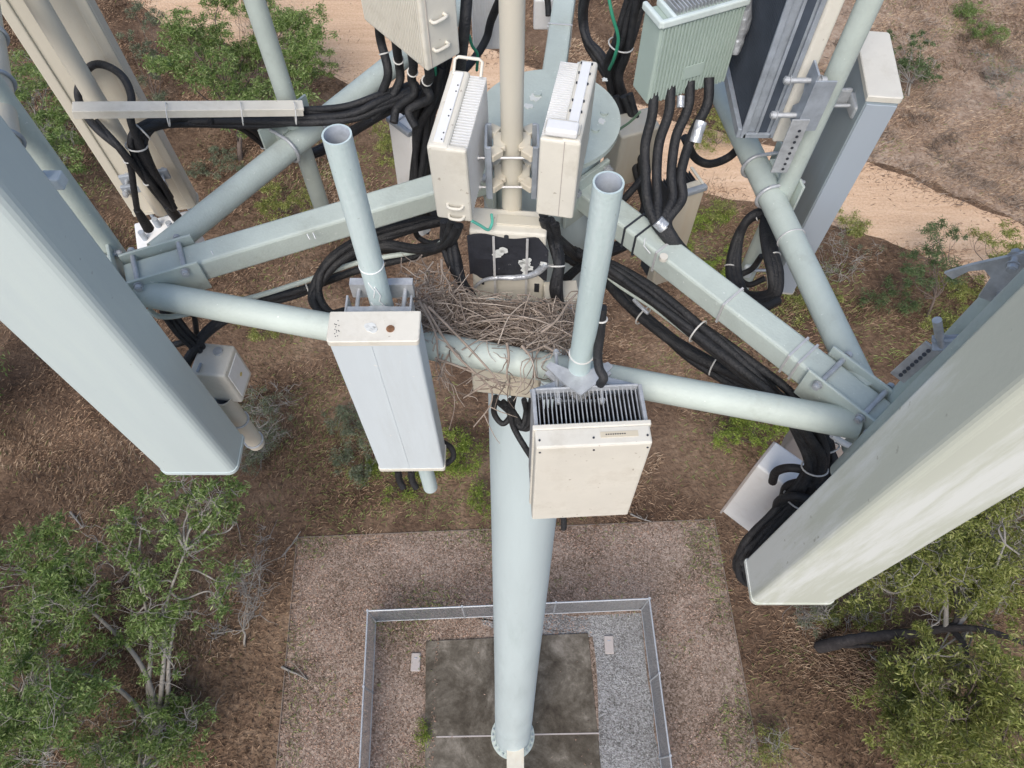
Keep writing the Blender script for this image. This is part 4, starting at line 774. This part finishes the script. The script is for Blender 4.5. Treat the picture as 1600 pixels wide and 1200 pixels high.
# box under the ring pipe
t = rru('beige unit under the front face pipe below the nest with black connectors', (-.02, 1.66, Z(2.85)), -7.5, 0, (.305, .14, .225), creamdirty, None, (), 0)
MB().box((.02, -.071, 0), (.003, .003, .2), None).build('panel_seam', dark, t)
for i in range(6): MB().tube([(-.11+.045*i, -.03, -.112), (-.11+.045*i, -.03, -.15)], .014, 10).build('connector', black, t)
MB().box((0, -.03, -.12), (.27, .06, .015), None, .003).build('connector_plate', dark, t)
# cream panel on the pole behind the right pipe, with threaded rod
t = thing('junction_box', 'narrow cream box on the pole seen between the nest and the right open pipe', 'junction box', (.215, 1.93, Z(2.82)), comp_rot(4, 0))
MB().box((0, 0, 0), (.15, .1, .42), None, .006).build('housing', creamdirty, t); MB().box((0, -.052, .02), (.12, .006, .36), None, .002).build('door', cream, t)
MB().bolt((.03, -.09, -.2), (.03, -.09, .22), .007, .01).build('threaded_rod', galv, t); MB().box((.03, -.07, -.02), (.13, .05, .02), None, .003).build('mounting_strip', galvb, t); MB().box((-.06, -.16, -.17), (.05, .1, .1), None, .003).build('side_plate', mint, t)

# --- brackets at the sides
def tilt_bracket(label, c, yaw, s=1., bits=True):
    t = thing('tilt_bracket', label, 'bracket', c, (0, 0, R_(yaw)), 'galvanised brackets holding antennas to the pipes')
    f = MB(); pr = [(-.02, .12), (.055, .12), (.06, .05), (.035, .01), (.035, -.03), (.07, -.07), (.07, -.11), (-.02, -.11)]
    pr = [(a*s, b*s) for a, b in pr]; k = len(pr)
    f.add([(-.004, a, b) for a, b in pr]+[(.004, a, b) for a, b in pr], [(i, (i+1) % k, k+(i+1) % k, k+i) for i in range(k)]+[tuple(range(k))[::-1], tuple(range(k, 2*k))])
    f.box((.03*s, -.02*s, 0), (.07*s, .007, .2*s), None, .002); f.build('side_plate', galvb, t)
    f = MB(); f.box((0, -.024*s, -.17*s), (.06*s, .006, .24*s), None, .002); br_ = f.build('toothed_arm', galv, t)
    f = MB()
    for i in range(8): f.tube([(.008*s, -.028*s, (-.27+.025*i)*s), (.008*s, -.029*s-.001, (-.27+.025*i)*s)], .0055*s, 8)
    f.build('tooth_hole', dark, br_)
    for z in (.07, -.07): MB().bolt((-.09*s, .02*s, z*s), (.05*s, .02*s, z*s), .009*s, .014*s).build('bolt', galv, t)
    return t
c = P(1258, 160, -2.56); tilt_bracket('toothed galvanised bracket between the capped antenna and its pipe', c, 0, 1.15)
t = thing('antenna_bracket', 'small galvanised jaw on the back of the capped antenna', 'bracket', P(1310, 165, -2.8), group='galvanised brackets holding antennas to the pipes')
f = MB(); f.box((.02, .03, .02), (.05, .02, .08), None, .01); f.box((.07, 0, 0), (.05, .1, .06), None, .01); f.build('jaw', galv, t); MB().bolt((-.1, 0, 0), (.08, 0, 0), .008, .014).build('bolt', galv, t)
MB().box((.1, .02, -.05), (.012, .16, .2), None, .004).build('backing_plate', bluedark, t)
t = thing('tilt_bracket', 'toothed galvanised bracket between the right corner pipes and the big right antenna', 'bracket', P(1457, 540, 1.95), group='galvanised brackets holding antennas to the pipes'); c0 = t.location
W_ = lambda *p: P(*p)-c0
arm = MB().bar(W_(1402, 590, 2.18), W_(1458, 541, 1.98), .055, .008, up=(-.5, -.6, .6)).build('toothed_arm', galv, t); f = MB()
for i in range(8): q = W_(1402, 590, 2.17).lerp(W_(1458, 541, 1.97), .1+.11*i)+Vector((-.003, -.004, .005)); f.tube([q, q+Vector((-.001, -.0015, .002))], .007, 8)
f.build('tooth_hole', dark, arm)
f = MB(); f.bar(W_(1456, 536, 1.97), W_(1522, 534, 1.93), .05, .012, up=(0, -.6, .8)); f.bar(W_(1456, 532, 1.96), W_(1522, 530, 1.92), .012, .035, up=(0, -.6, .8)); f.build('cross_channel', galvb, t)
MB().bar(W_(1474, 572, 2.1), W_(1512, 566, 2.05), .045, .03, up=(0, -.6, .8)).build('lower_jaw', galvb, t)
MB().tube([W_(1464, 500, 1.85), W_(1468, 526, 1.92)], .014, 10).build('bolt', galv, t); MB().tube([W_(1468, 526, 1.92), W_(1478, 575, 2.08)], .010, 10).build('threaded_rod', galv, t)
MB().tube([W_(1533, 502, 1.9), W_(1540, 512, 1.95)], .013, 10).build('pin', galvb, t)
t = thing('antenna_bracket', 'forked galvanised bracket at the right edge of the photo', 'bracket', P(1590, 415, 1.62), (0, 0, R_(-28)), 'galvanised brackets holding antennas to the pipes')
f = MB(); pr = [(-.14, -.12), (-.11, -.13), (-.09, -.08), (-.06, -.055), (-.03, -.075), (-.02, -.16), (.08, -.16), (.08, .06), (.0, .06), (-.05, .0), (-.1, -.06)]; k = len(pr)
f.add([(a, 0, b) for a, b in pr]+[(a, .01, b) for a, b in pr], [(i, (i+1) % k, k+(i+1) % k, k+i) for i in range(k)]); f.add([(a, -.0, b) for a, b in pr], [(0, 1, 2, 10), (2, 3, 9, 10), (3, 4, 8, 9), (4, 5, 6, 7, 8)]); f.add([(a, .01, b) for a, b in pr], [(0, 1, 2, 10), (2, 3, 9, 10), (3, 4, 8, 9), (4, 5, 6, 7, 8)])
f.build('forked_plate', galv, t); MB().bolt((-.02, -.05, .02), (-.02, .03, .02), .01, .015).bolt((.02, -.05, -.12), (.02, .04, -.12), .01, .015).build('bolt', galv, t)
t = thing('antenna_bracket', 'short galvanised pin bracket on the mint pipe at the left edge', 'bracket', P(52, 268, 1.82), group='galvanised brackets holding antennas to the pipes')
MB().bar((-.09, 0, 0), (.02, 0, 0), .03, .03).build('arm', galvb, t); MB().tube([(.01, .01, -.03), (.01, .0, .05)], .012, 10).build('pin', galvb, t); MB().box((.03, .02, -.06), (.07, .05, .05), None, .006).build('jaw', bluegrey, t)
t = thing('antenna_bracket', 'galvanised clamp on the back of the weathered cream antenna', 'bracket', P(226, 285, -3.3), (0, 0, R_(12)), 'galvanised brackets holding antennas to the pipes')
f = MB(); f.box((0, -.03, 0), (.22, .02, .05), None, .004); f.box((0, .04, .0), (.24, .02, .06), None, .004); f.build('jaw', galvb, t); MB().bolt((-.09, -.08, 0), (-.09, .08, 0), .009, .014).bolt((.09, -.08, 0), (.09, .08, 0), .009, .014).build('bolt', galv, t)
# clamp on lower part of right mount pipe
t = thing('pipe_bracket', 'galvanised lug on the right mount pipe inside the cable loop', 'bracket', (RB[0], RB[1], Z(3.0)), group='galvanised brackets holding antennas to the pipes')
MB().bolt((-.12, -.05, 0), (.09, -.05, 0), .008, .013).build('bolt', galv, t); MB().box((-.03, -.055, 0), (.05, .03, .09), None, .012).build('lug', bluegrey, t)
# pale tray
t = thing('cable_tray', 'long flat cream cable tray above the black bundle at upper left', 'cable tray'); a, b = P(113, 168, 2.08), P(474, 165, 2.26)
f = MB(); f.bar(a, b, .062, .012, bev=.003); f.bar(a-Vector((0, .028, .018)), b-Vector((0, .028, .018)), .006, .03); f.build('tray', cream, t)
for s in (.39, .715, .96):
    c = a.lerp(b, s)-Vector((0, .025, .02)); MB().ring(c, b-a, .047, .0028).build('cable_tie', tiem, t)

# ================================================================ CABLES
def cable(label, pts, r=.014, m=black, group=None, name='cable', n=9, ties=(), sides=10):
    q = cat_rom([P(*p) for p in pts], n); mm = MB().tube(q, r, sides); o_ = mm.build(name, m); tag(o_, label, 'cable', group)
    for s in ties:
        i = min(len(q)-2, max(1, int(s*len(q)))); MB().ring(q[i], q[i+1]-q[i-1], r+.002, .0035, n=14, m=6).build('cable_tie', tiem, o_)
    return o_
def bundle(label, pts, k, r, spread, group, ties=(), seed=0, tie_r=None):
    rs = random.Random(seed); base = [P(*p) for p in pts]
    for i in range(k):
        a = 2.4*i+seed; rad = spread*math.sqrt((i+.3)/k); off = Vector((math.cos(a)*rad, math.sin(a)*rad*.8, math.sin(a*1.7)*rad*.8)); pp = []
        for j, b in enumerate(base):
            a2 = a+.5*j*(1 if i % 2 else -.7); off = Vector((math.cos(a2)*rad, math.sin(a2)*rad*.8, math.cos(a2*1.3+i)*rad*.8)); pp.append(b+off+Vector([rs.gauss(0, .004) for _ in range(3)]))
        q = cat_rom(pp, 8); o_ = MB().tube(q, r*rs.uniform(.88, 1.12), 10).build('cable', black); tag(o_, label, 'cable', group)
        if i == 0:
            qb = cat_rom(base, 8)
            for s in ties:
                j = min(len(qb)-2, max(1, int(s*len(qb)))); MB().ring(qb[j]+off*0, qb[j+1]-qb[j-1], tie_r or spread*.8+r*1.1, .004, n=20, m=6).build('cable_tie', tiem, o_)
# a: upper left bundle under the tray
bundle('black cable in the bundle sweeping over the left face pipe under the cream tray', [(655, 140, 2.3), (600, 160, 2.28), (548, 178, 2.3), (480, 184, 2.33), (400, 186, 2.37), (310, 187, 2.42), (245, 193, -3.10), (214, 215, -3.07), (222, 250, -3.07), (245, 290, -3.08), (262, 318, -3.1)], 7, .0165, .034, 'cables under the cream tray', seed=1, ties=(.66, .74))
bundle('black cable leaving the tray bundle and dipping under the left face pipe', [(330, 188, 2.4), (375, 192, 2.5), (405, 212, 2.66), (440, 240, 2.78), (490, 236, 2.78), (530, 215, 2.7), (575, 190, 2.55), (630, 160, 2.4)], 4, .0165, .026, 'cables dipping under the left face pipe', seed=2, ties=(.35,))
cable('black cable looping in a wide circle over the weathered cream antenna', [(240, 270, -3.05), (206, 195, -3.05), (205, 150, -3.12), (190, 118, -3.2), (160, 101, -3.3), (138, 107, -3.36), (122, 140, -3.38), (128, 168, -3.3), (150, 200, -3.15), (188, 232, -3.05)], .017)
cable('black jumper cable running down into the white jumper box, left one', [(185, 230, -3.06), (203, 258, -3.06), (210, 300, -3.1), (217, 335, -3.17), (233, 357, -3.2)], .015, ties=(.2,))
cable('black jumper cable running down into the white jumper box, right one', [(150, 190, -3.2), (185, 228, -3.05), (215, 265, -3.05), (240, 298, -3.1), (256, 318, -3.17), (268, 336, -3.2)], .015, ties=(.5,))
for (x, y, hh, x2, y2, h2, lb) in ((214, 328, -3.15, 232, 357, -3.2, 'left'), (262, 322, -3.14, 276, 340, -3.2, 'right')):
    tag(MB().tube([P(x, y, hh), P((x+x2)/2, (y+y2)/2, (hh+h2)/2), P(x2, y2, h2)], [.017, .024, .028], 12).build('rubber_boot', black), 'black rubber boot on the %s connector of the white jumper box' % lb, 'rubber boot')
# upper-left radio cables
for k, (x0, y0, x1, y1) in enumerate(((592, 52, 606, 108), (618, 72, 624, 104), (643, 92, 643, 122), (668, 110, 663, 130))):
    cable('black cable hanging from the large beige ribbed unit, number %s from the left' % ('one', 'two', 'three', 'four')[k] if False else ('leftmost black cable hanging from the large beige ribbed unit', 'black cable second from the left under the large beige ribbed unit', 'black cable second from the right under the large beige ribbed unit', 'rightmost black cable under the large beige ribbed unit')[k],
          [(x0, y0-14, 1.95), (x0+3, y0+12, 2.05), (x1, y1, 2.15), (x1-4+4*k, y1+24, 2.22), (585+18*k, 160+4*k, 2.3), (545+35*k, 176+8*k, 2.34)], .0195, group=None, ties=(.3,))
bundle('black cable in the tangle left of the pole under the ribbed unit', [(690, 90, 2.1), (680, 140, 2.25), (665, 180, 2.4), (660, 230, 2.6), (655, 290, 2.8), (660, 340, 3.0)], 8, .018, .045, 'cables in the tangle left of the pole', seed=3)
bundle('black cable crossing between the tangle and the tray bundle', [(720, 130, 2.35), (690, 160, 2.38), (650, 165, 2.36), (610, 170, 2.36), (570, 180, 2.36)], 5, .0185, .04, 'cables crossing left of the pole', seed=4)
cable('thick black cable rising past the top edge between the ribbed unit and the central pipe', [(731, -30, 1.75), (727, 30, 1.85), (722, 80, 2.0), (716, 130, 2.2), (705, 180, 2.4)], .024)
cable('black cable curving beside the top end of the pole plate', [(790, -20, 2.0), (768, 30, 2.2), (760, 60, 2.3), (742, 90, 2.35), (715, 120, 2.35)], .02)
cable('green earth cable below the ribbed unit beside the pole plate', [(733, 55, 2.1), (738, 72, 2.15), (746, 85, 2.2), (745, 110, 2.3)], .007, green)
cable('green earth cable hanging from the corner of the large beige ribbed unit', [(680, 105, 2.1), (683, 125, 2.2), (690, 145, 2.3), (700, 160, 2.35)], .006, green)
cable('turquoise earth cable under the left white radio unit', [(737, 345, 2.15), (750, 352, 2.2), (763, 359, 2.25), (769, 348, 2.25), (768, 335, 2.25)], .006, mat('turquoise_cable', (.12, .5, .4), .5))
cable('green earth cable curving over the black cables right of the pole plate', [(948, -20, 2.0), (957, 25, 2.1), (966, 60, 2.2), (960, 90, 2.3), (952, 108, 2.4)], .008, green)
cable('pale green cable running between the pole and the green grey unit', [(1000, 175, 2.3), (985, 190, 2.4), (965, 205, 2.5), (950, 225, 2.6)], .006, mat('pale_green_cable', (.2, .32, .22), .5))
# right of pole top
bundle('black cable in the cluster beyond the pole plate at the top edge', [(1000, -30, 2.0), (985, 20, 2.15), (970, 70, 2.3), (955, 110, 2.45), (962, 150, 2.6)], 7, .019, .05, 'cables beyond the pole plate', seed=5, ties=(.5,))
bundle('black cable running beside the rear outrigger beam', [(920, -30, 2.2), (912, 20, 2.4), (920, 60, 2.5), (940, 90, 2.55), (965, 140, 2.6)], 3, .019, .022, 'cables beside the rear beam', seed=6)
# cables of the green unit
for k, (x0, y0, xm) in enumerate(((1022, 152, 1005), (1048, 148, 1022), (1078, 140, 1045), (1108, 135, 1060))):
    cable('black cable hanging from the green grey unit, ' + ('first from the left', 'second from the left', 'third from the left', 'rightmost one')[k],
          [(x0, y0-14, 2.02), (x0-3, y0+28, 2.1), (x0-14-4*k, y0+75, 2.2), (xm+4, 270, 2.28), (xm+6, 310, 2.34), (1022+7*k, 345, 2.38), (1040+4*k, 370, 2.42), (1062+3*k, 395, 2.5), (1100, 425+2*k, 2.56), (1150, 462+2*k, 2.6)], .021, ties=((.62,) if k == 1 else ()))
cable('foil wrapped joint on a cable of the green grey unit', [(1096, 190, 2.14), (1090, 207, 2.17), (1086, 222, 2.2)], .025, foil, name='foil_wrap')
cable('foil wrapped joint where the black cables meet the right beam', [(1027, 345, 2.36), (1038, 356, 2.38)], .028, foil, name='foil_wrap')
cable('short foil wrapped joint below the green grey unit', [(1064, 150, 2.05), (1063, 168, 2.08)], .016, foil, name='foil_wrap')
cable('black cable sagging behind the right face pipe', [(1070, 215, 2.5), (1085, 245, 2.65), (1108, 256, 2.7), (1138, 246, 2.7), (1160, 225, 2.6)], .021)
cable('black cable crossing behind the right open pipe', [(1010, 270, 2.6), (985, 300, 2.65), (965, 320, 2.7), (945, 335, 2.75)], .018)
# loop on right
for k in range(3):
    dx = 6*k; cable('black cable in the hanging loop under the right face pipe', [(1218-dx, 325, 2.64), (1190-dx, 335, 2.66), (1168-dx*.3, 345+dx*.3, 2.7), (1150+dx*.4, 375, 2.78), (1140+dx, 420, 2.86), (1150+dx, 455, 2.86), (1180, 474-dx, 2.8), (1212-dx*.6, 462-dx*.5, 2.72), (1218-dx, 430, 2.66), (1210-dx, 395, 2.64), (1205-dx, 360, 2.66), (1208-dx, 335, 2.66)], .021, group='cables looped under the right face pipe', ties=(.12, .35, .8) if k == 0 else ())
cable('black cable along the far side of the right beam into the loop', [(1080, 412, 2.52), (1120, 437, 2.56), (1160, 465, 2.6), (1190, 480, 2.65), (1215, 470, 2.7)], .021)
cable('thin black cable inside the hanging loop', [(1190, 400, 2.85), (1175, 420, 2.95), (1155, 432, 3.0), (1170, 445, 3.0), (1195, 435, 2.95)], .015)
# lower right bundles
bundle('black cable in the bundle hugging the underside of the right outrigger beam', [(905, 395, 2.66), (950, 420, 2.64), (1020, 465, 2.63), (1100, 525, 2.63), (1170, 580, 2.63), (1225, 630, 2.66), (1260, 680, 2.78), (1275, 720, 2.9), (1255, 765, 3.05), (1215, 805, 3.2), (1180, 835, 3.35), (1160, 865, 3.5), (1175, 898, 3.6)], 8, .0185, .042, 'cables under the right outrigger beam', seed=7, ties=(.24, .6, .7))
bundle('black cable in the lower bundle curving from the pole to the right corner', [(890, 400, 2.85), (940, 425, 2.85), (985, 475, 2.85), (1040, 520, 2.85), (1090, 556, 2.85), (1145, 585, 2.83), (1205, 618, 2.8), (1262, 655, 2.82), (1292, 700, 2.9), (1285, 740, 3.0), (1240, 790, 3.15), (1190, 850, 3.35), (1168, 885, 3.5)], 6, .0195, .036, 'cables curving from the pole to the right corner', seed=8, ties=(.2, .38, .66))
cable('mint flexible conduit above the lower right bundle', [(925, 405, 2.6), (960, 440, 2.68), (1020, 480, 2.7), (1080, 525, 2.7)], .012, mint, name='conduit')
cable('silver earth clamp lead on the lower right bundle', [(990, 468, 2.70), (1000, 478, 2.70), (1013, 490, 2.70)], .009, foil, name='foil_wrap')
for k, (x, y) in enumerate(((1213, 745), (1230, 768), (1218, 790))): cable(('uppermost', 'middle', 'lowest')[k]+' short black jumper on the white unit behind the big right antenna', [(x-6, y+8, 3.2), (x, y-8, 3.1), (x+22, y-14, 3.02), (x+48, y-8, 3.0), (x+60, y+8, 3.0)], .02)
bundle('black cable looping below the end of the big right antenna', [(1270, 760, 3.1), (1200, 825, 3.3), (1160, 862, 3.45), (1152, 890, 3.6), (1172, 908, 3.7), (1200, 900, 3.7)], 5, .0185, .022, 'cables looping at the antenna end', seed=9)
cable('short white conduit behind the right corner', [(1300, 680, 2.72), (1318, 692, 2.75), (1340, 702, 2.75)], .013, white, name='conduit')
# left beam under bundle and loops
bundle('black cable in the bundle along the underside of the left outrigger beam', [(735, 330, 2.7), (690, 343, 2.7), (640, 352, 2.68), (580, 370, 2.68), (530, 398, 2.7), (500, 430, 2.75), (492, 465, 2.8), (512, 492, 2.8), (545, 490, 2.75)], 5, .0185, .026, 'cables along the left outrigger beam', seed=10, ties=(.1,))
cable('black cable curling behind the left open pipe', [(648, 360, 2.8), (655, 372, 2.85), (675, 380, 2.85), (700, 375, 2.8)], .014)
cable('mint flexible conduit running left from the pole below the beam', [(700, 368, 2.68), (680, 385, 2.72), (640, 395, 2.76), (560, 410, 2.8), (480, 438, 2.82), (400, 463, 2.8), (330, 480, 2.76), (280, 493, 2.72), (248, 494, 2.68), (232, 483, 2.66)], .0125, mint, name='conduit')
cable('black cable following the mint conduit to the left corner', [(700, 385, 2.76), (640, 402, 2.84), (560, 422, 2.87), (480, 450, 2.88), (400, 470, 2.86), (320, 486, 2.8), (250, 490, 2.75)], .019, ties=(.5,))
cable('second black cable below the mint conduit', [(700, 375, 2.85), (640, 388, 2.9), (560, 400, 2.92), (480, 455, 2.92), (390, 478, 2.9), (300, 490, 2.85)], .016)
bundle('thick black cable dropping to the small cream unit at left', [(395, 478, 2.8), (350, 500, 2.86), (315, 530, 2.92), (290, 575, 3.0), (275, 610, 3.05)], 3, .0185, .016, 'cables dropping to the small cream unit', seed=11)
bundle('black cable hanging behind the left corner plates', [(262, 490, 2.75), (285, 520, 2.85), (310, 545, 2.95), (318, 560, 3.0)], 4, .014, .03, 'cables behind the left corner', seed=12)
cable('short black cable beside the left corner, crossing to the white plate', [(240, 548, 3.0), (275, 538, 2.98), (305, 530, 2.98)], .016)
cable('black cable hanging straight down behind the left corner', [(303, 490, 2.8), (306, 510, 2.9), (308, 535, 3.0)], .013)
# around the wrapped box
bundle('black cable beside the left of the wrapped box', [(700, 345, 2.3), (706, 370, 2.4), (712, 400, 2.45), (722, 435, 2.5), (738, 462, 2.6)], 3, .018, .018, 'cables left of the wrapped box', seed=13)
bundle('black cable looping from the left white unit toward the nest', [(695, 345, 2.35), (694, 372, 2.45), (700, 408, 2.5), (722, 445, 2.6)], 2, .016, .012, 'cables looping toward the nest', seed=14)
bundle('black cable beside the right of the wrapped box', [(862, 345, 2.25), (868, 380, 2.4), (870, 415, 2.45), (868, 455, 2.55), (872, 480, 2.65)], 4, .015, .022, 'cables right of the wrapped box', seed=15, ties=(.5,))
bundle('black cable crossing the pole behind the right open pipe', [(880, 440, 2.75), (905, 420, 2.8), (935, 405, 2.8)], 3, .017, .025, 'cables crossing the pole', seed=16)
for k in range(3):
    cable('black jumper loop under the beige unit below the nest', [(775+28*k, 620, 2.97), (772+28*k, 645, 3.1), (786+28*k, 662+6*k, 3.15), (800+22*k, 645, 3.1), (797+22*k, 625, 2.98)], .014, group='jumper loops below the nest')
cable('black cable running down from the jumper loops to the square cream unit', [(795, 640, 3.05), (803, 668, 3.15), (818, 695, 3.2), (836, 722, 3.2), (850, 740, 3.2)], .015)
bundle('black jumper gathered under the beige unit', [(785, 630, 3.0), (800, 645, 3.08), (815, 668, 3.16), (828, 660, 3.12), (836, 630, 3.0)], 4, .013, .02, 'jumpers gathered below the nest', seed=17)
cable('thick black cable tied along the right open pipe', [(941, 480, 1.95), (938, 520, 2.06), (934, 552, 2.14), (936, 575, 2.18), (943, 590, 2.2), (938, 600, 2.25)], .0165, ties=(.1,))
cable('black cable end below the square cream unit', [(880, 805, 2.95), (881, 815, 2.98), (881, 826, 3.02)], .013)
cable('black cable loop beside the foot of the pale blue antenna', [(690, 690, 3.1), (705, 700, 3.15), (708, 715, 3.2), (695, 726, 3.2)], .014)
for k, x in enumerate((622, 642)): cable(('left', 'right')[k]+' black connector cable under the pale blue antenna', [(x, 735, 3.13), (x+2, 750, 3.2), (x+8, 762, 3.25)], .016)
cable('black cable at the top edge beyond the rear beam', [(852, -25, 2.6), (856, 5, 2.7), (857, 25, 2.75)], .018)
bundle('black cable hanging behind the right open pipe beside the pole', [(975, 150, 2.5), (990, 200, 2.65), (1000, 260, 2.8), (1010, 320, 2.9), (985, 370, 2.9), (940, 395, 2.9)], 5, .018, .04, 'cables hanging beside the pole behind the right pipe', seed=21)
bundle('black cable below the right white radio unit', [(850, 345, 2.25), (858, 365, 2.35), (880, 385, 2.5), (900, 400, 2.7), (930, 405, 2.8)], 3, .016, .022, 'cables below the right white unit', seed=22)
bundle('black cable below the left white radio unit', [(712, 350, 2.25), (705, 372, 2.35), (690, 388, 2.5), (650, 392, 2.65), (600, 385, 2.7), (560, 395, 2.72)], 3, .016, .018, 'cables below the left white unit', seed=23)
rB = rru('small white unit beyond the pole plate beside the rear outrigger beam', P(850, 15, 2.85), 0, 0, (.13, .12, .2), white, None, (), 0)
rC = rru('pale ribbed radio unit at the top edge left of the central pipe', P(762, 8, 2.25), 0, 0, (.16, .1, .42), white, None, (), 0, ('front', 13), bev=.006)
for q_, lb in ((P(985, 232, 2.75), 'small beige housing right of the pole below the plate'), (P(905, 190, 2.9), 'beige housing tucked under the pole plate')):
    rru(lb, q_, 20, 0, (.22, .16, .35), creamdirty, None, (), 2)

# ================================================================ THE NEST
nc = P(767, 511, 2.50); t = thing('bird_nest', 'large stick nest wedged between the wrapped box and the front face pipe', 'nest', nc)
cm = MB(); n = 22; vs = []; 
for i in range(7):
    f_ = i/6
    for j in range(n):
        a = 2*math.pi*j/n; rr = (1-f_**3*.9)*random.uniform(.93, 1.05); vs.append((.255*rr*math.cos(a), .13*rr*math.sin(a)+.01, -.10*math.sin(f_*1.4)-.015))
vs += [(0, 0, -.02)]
cm.add(vs, [(i*n+j, (i+1)*n+j, (i+1)*n+(j+1) % n, i*n+(j+1) % n) for i in range(6) for j in range(n)]+[(j, (j+1) % n, 7*n) for j in range(n)]+[tuple(range(6*n, 7*n))[::-1]], True); cm.build('nest_core', core, t)  # dark inner mass that blocks the view through the sticks
FA_, FB_ = face['front'][0]-nc, face['front'][1]-nc
def near_pipe(p):
    d_ = FB_-FA_; t_ = (p-FA_).dot(d_)/d_.dot(d_); return (p-FA_-d_*t_).length < .062
def stick(mm, a, b, r, bend=.12, sides=5):
    a = Vector(a); b = Vector(b); L = (b-a).length
    if any(near_pipe(a.lerp(b, k/4)) or ((a.lerp(b, k/4)+nc).x < -.29 and (a.lerp(b, k/4)+nc).y < 1.44) or ((a.lerp(b, k/4)+nc).x > -.17 and ((a.lerp(b, k/4)+nc).y > 1.83 or ((a.lerp(b, k/4)+nc).y > 1.76 and a.lerp(b, k/4).z > .02))) for k in range(5)): return None
    off = Vector([random.gauss(0, 1) for _ in range(3)])*L*bend; k2 = Vector([random.gauss(0, 1) for _ in range(3)])*L*bend*.6
    q = cat_rom([a, a.lerp(b, .35)+off, a.lerp(b, .7)+off*.6+k2, b], 3); k = len(q); mm.tube(q, [r*(1-.55*i/(k-1)) for i in range(k)], sides)
    return q
sm = MB()
for i in range(2400):
    a = random.uniform(0, 2*math.pi); rr = random.uniform(.05, 1.05)**.6; ex, ey = .33, .155
    p0 = Vector((ex*rr*math.cos(a), ey*rr*math.sin(a), -.04+.075*rr+random.uniform(-.05, .04)))
    tang = Vector((-ex*math.sin(a), ey*math.cos(a), 0)).normalized()
    dv = (tang*random.choice((1, 1, -1))+Vector((random.gauss(0, .75), random.gauss(0, .55), random.gauss(0, .22)))).normalized()
    L = random.uniform(.05, .24)*(1.2-.4*rr)
    stick(sm, p0-dv*L/2, p0+dv*L/2, random.uniform(.0014, .0036), .09)
for i in range(60):      # long loose sticks over the top
    p0 = Vector((random.uniform(-.3, .3), random.uniform(-.1, .12), random.uniform(.02, .07))); a_ = random.gauss(0, .7); dv = Vector((math.cos(a_), math.sin(a_), random.gauss(0, .12))); L = random.uniform(.2, .42)
    stick(sm, p0-dv*L/2, p0+dv*L/2, random.uniform(.0025, .0042), .06)
for i in range(45):      # spilling over the front pipe and below it
    p0 = Vector((random.choice((random.gauss(-.2, .05), random.gauss(.22, .06))), -.15+random.gauss(0, .035), random.uniform(.03, .085))); dv = Vector((random.gauss(0, .5), -1, random.gauss(-.1, .25))).normalized(); L = random.uniform(.08, .26)
    stick(sm, p0, p0+dv*L, random.uniform(.0016, .0034), .1)
for i in range(190):     # heap on the left, beside the cables
    p0 = Vector((random.gauss(-.25, .08), random.gauss(.10, .08), random.uniform(-.06, .10))); dv = Vector((random.gauss(0, 1), random.gauss(0, 1), random.gauss(0, .45))).normalized(); L = random.uniform(.05, .2)
    stick(sm, p0-dv*L/2, p0+dv*L/2, random.uniform(.0016, .004), .1)
for i in range(90):      # right end, draping over the pipe
    p0 = Vector((random.gauss(.27, .05), random.gauss(-.06, .07), random.uniform(-.05, .04))); dv = Vector((random.gauss(.3, .7), random.gauss(-.6, .6), random.gauss(-.2, .4))).normalized(); L = random.uniform(.06, .24)
    stick(sm, p0-dv*L/2, p0+dv*L/2, random.uniform(.0016, .0038), .1)
sm.build('stick_pile', twigm, t)
L_ = lambda *p: P(*p)-nc
for pts_ in ([(655, 470, 2.42), (680, 520, 2.42), (685, 560, 2.5), (698, 605, 2.62)], [(662, 475, 2.42), (705, 545, 2.44), (750, 590, 2.55), (768, 610, 2.6), (765, 635, 2.68), (740, 667, 2.75)], [(670, 480, 2.42), (720, 530, 2.43), (770, 585, 2.5), (783, 608, 2.55)], [(680, 560, 2.5), (715, 572, 2.5), (758, 590, 2.55), (790, 606, 2.6)], [(792, 535, 2.42), (795, 560, 2.46), (792, 585, 2.5), (800, 610, 2.6)], [(690, 405, 2.4), (691, 425, 2.42), (700, 440, 2.44), (706, 455, 2.46)], [(845, 520, 2.42), (870, 500, 2.4), (890, 470, 2.38), (905, 455, 2.36)], [(760, 600, 2.57), (740, 612, 2.62), (724, 622, 2.66)], [(770, 595, 2.56), (790, 600, 2.58), (800, 604, 2.6)], [(815, 540, 2.42), (830, 560, 2.44), (838, 590, 2.5)], [(850, 540, 2.42), (868, 552, 2.43), (872, 572, 2.46)]):
    q = cat_rom([L_(p[0], p[1], p[2]-.075) for p in pts_], 5); k = len(q); mm = MB().tube(q, [.0062*(1-.6*i/(k-1)) for i in range(k)], 6)
    for _ in range(5):
        b0 = q[random.randint(k//3, k-1)]; stick(mm, b0, b0+Vector((random.gauss(0, .06), random.gauss(-.03, .06), -random.uniform(0, .06))), .0026, .1)
    mm.build('hanging_stick', twigm, t)
for o_ in list(COL.objects):
    if o_.type == 'MESH' and len(o_.data.polygons) == 0: bpy.data.objects.remove(o_)
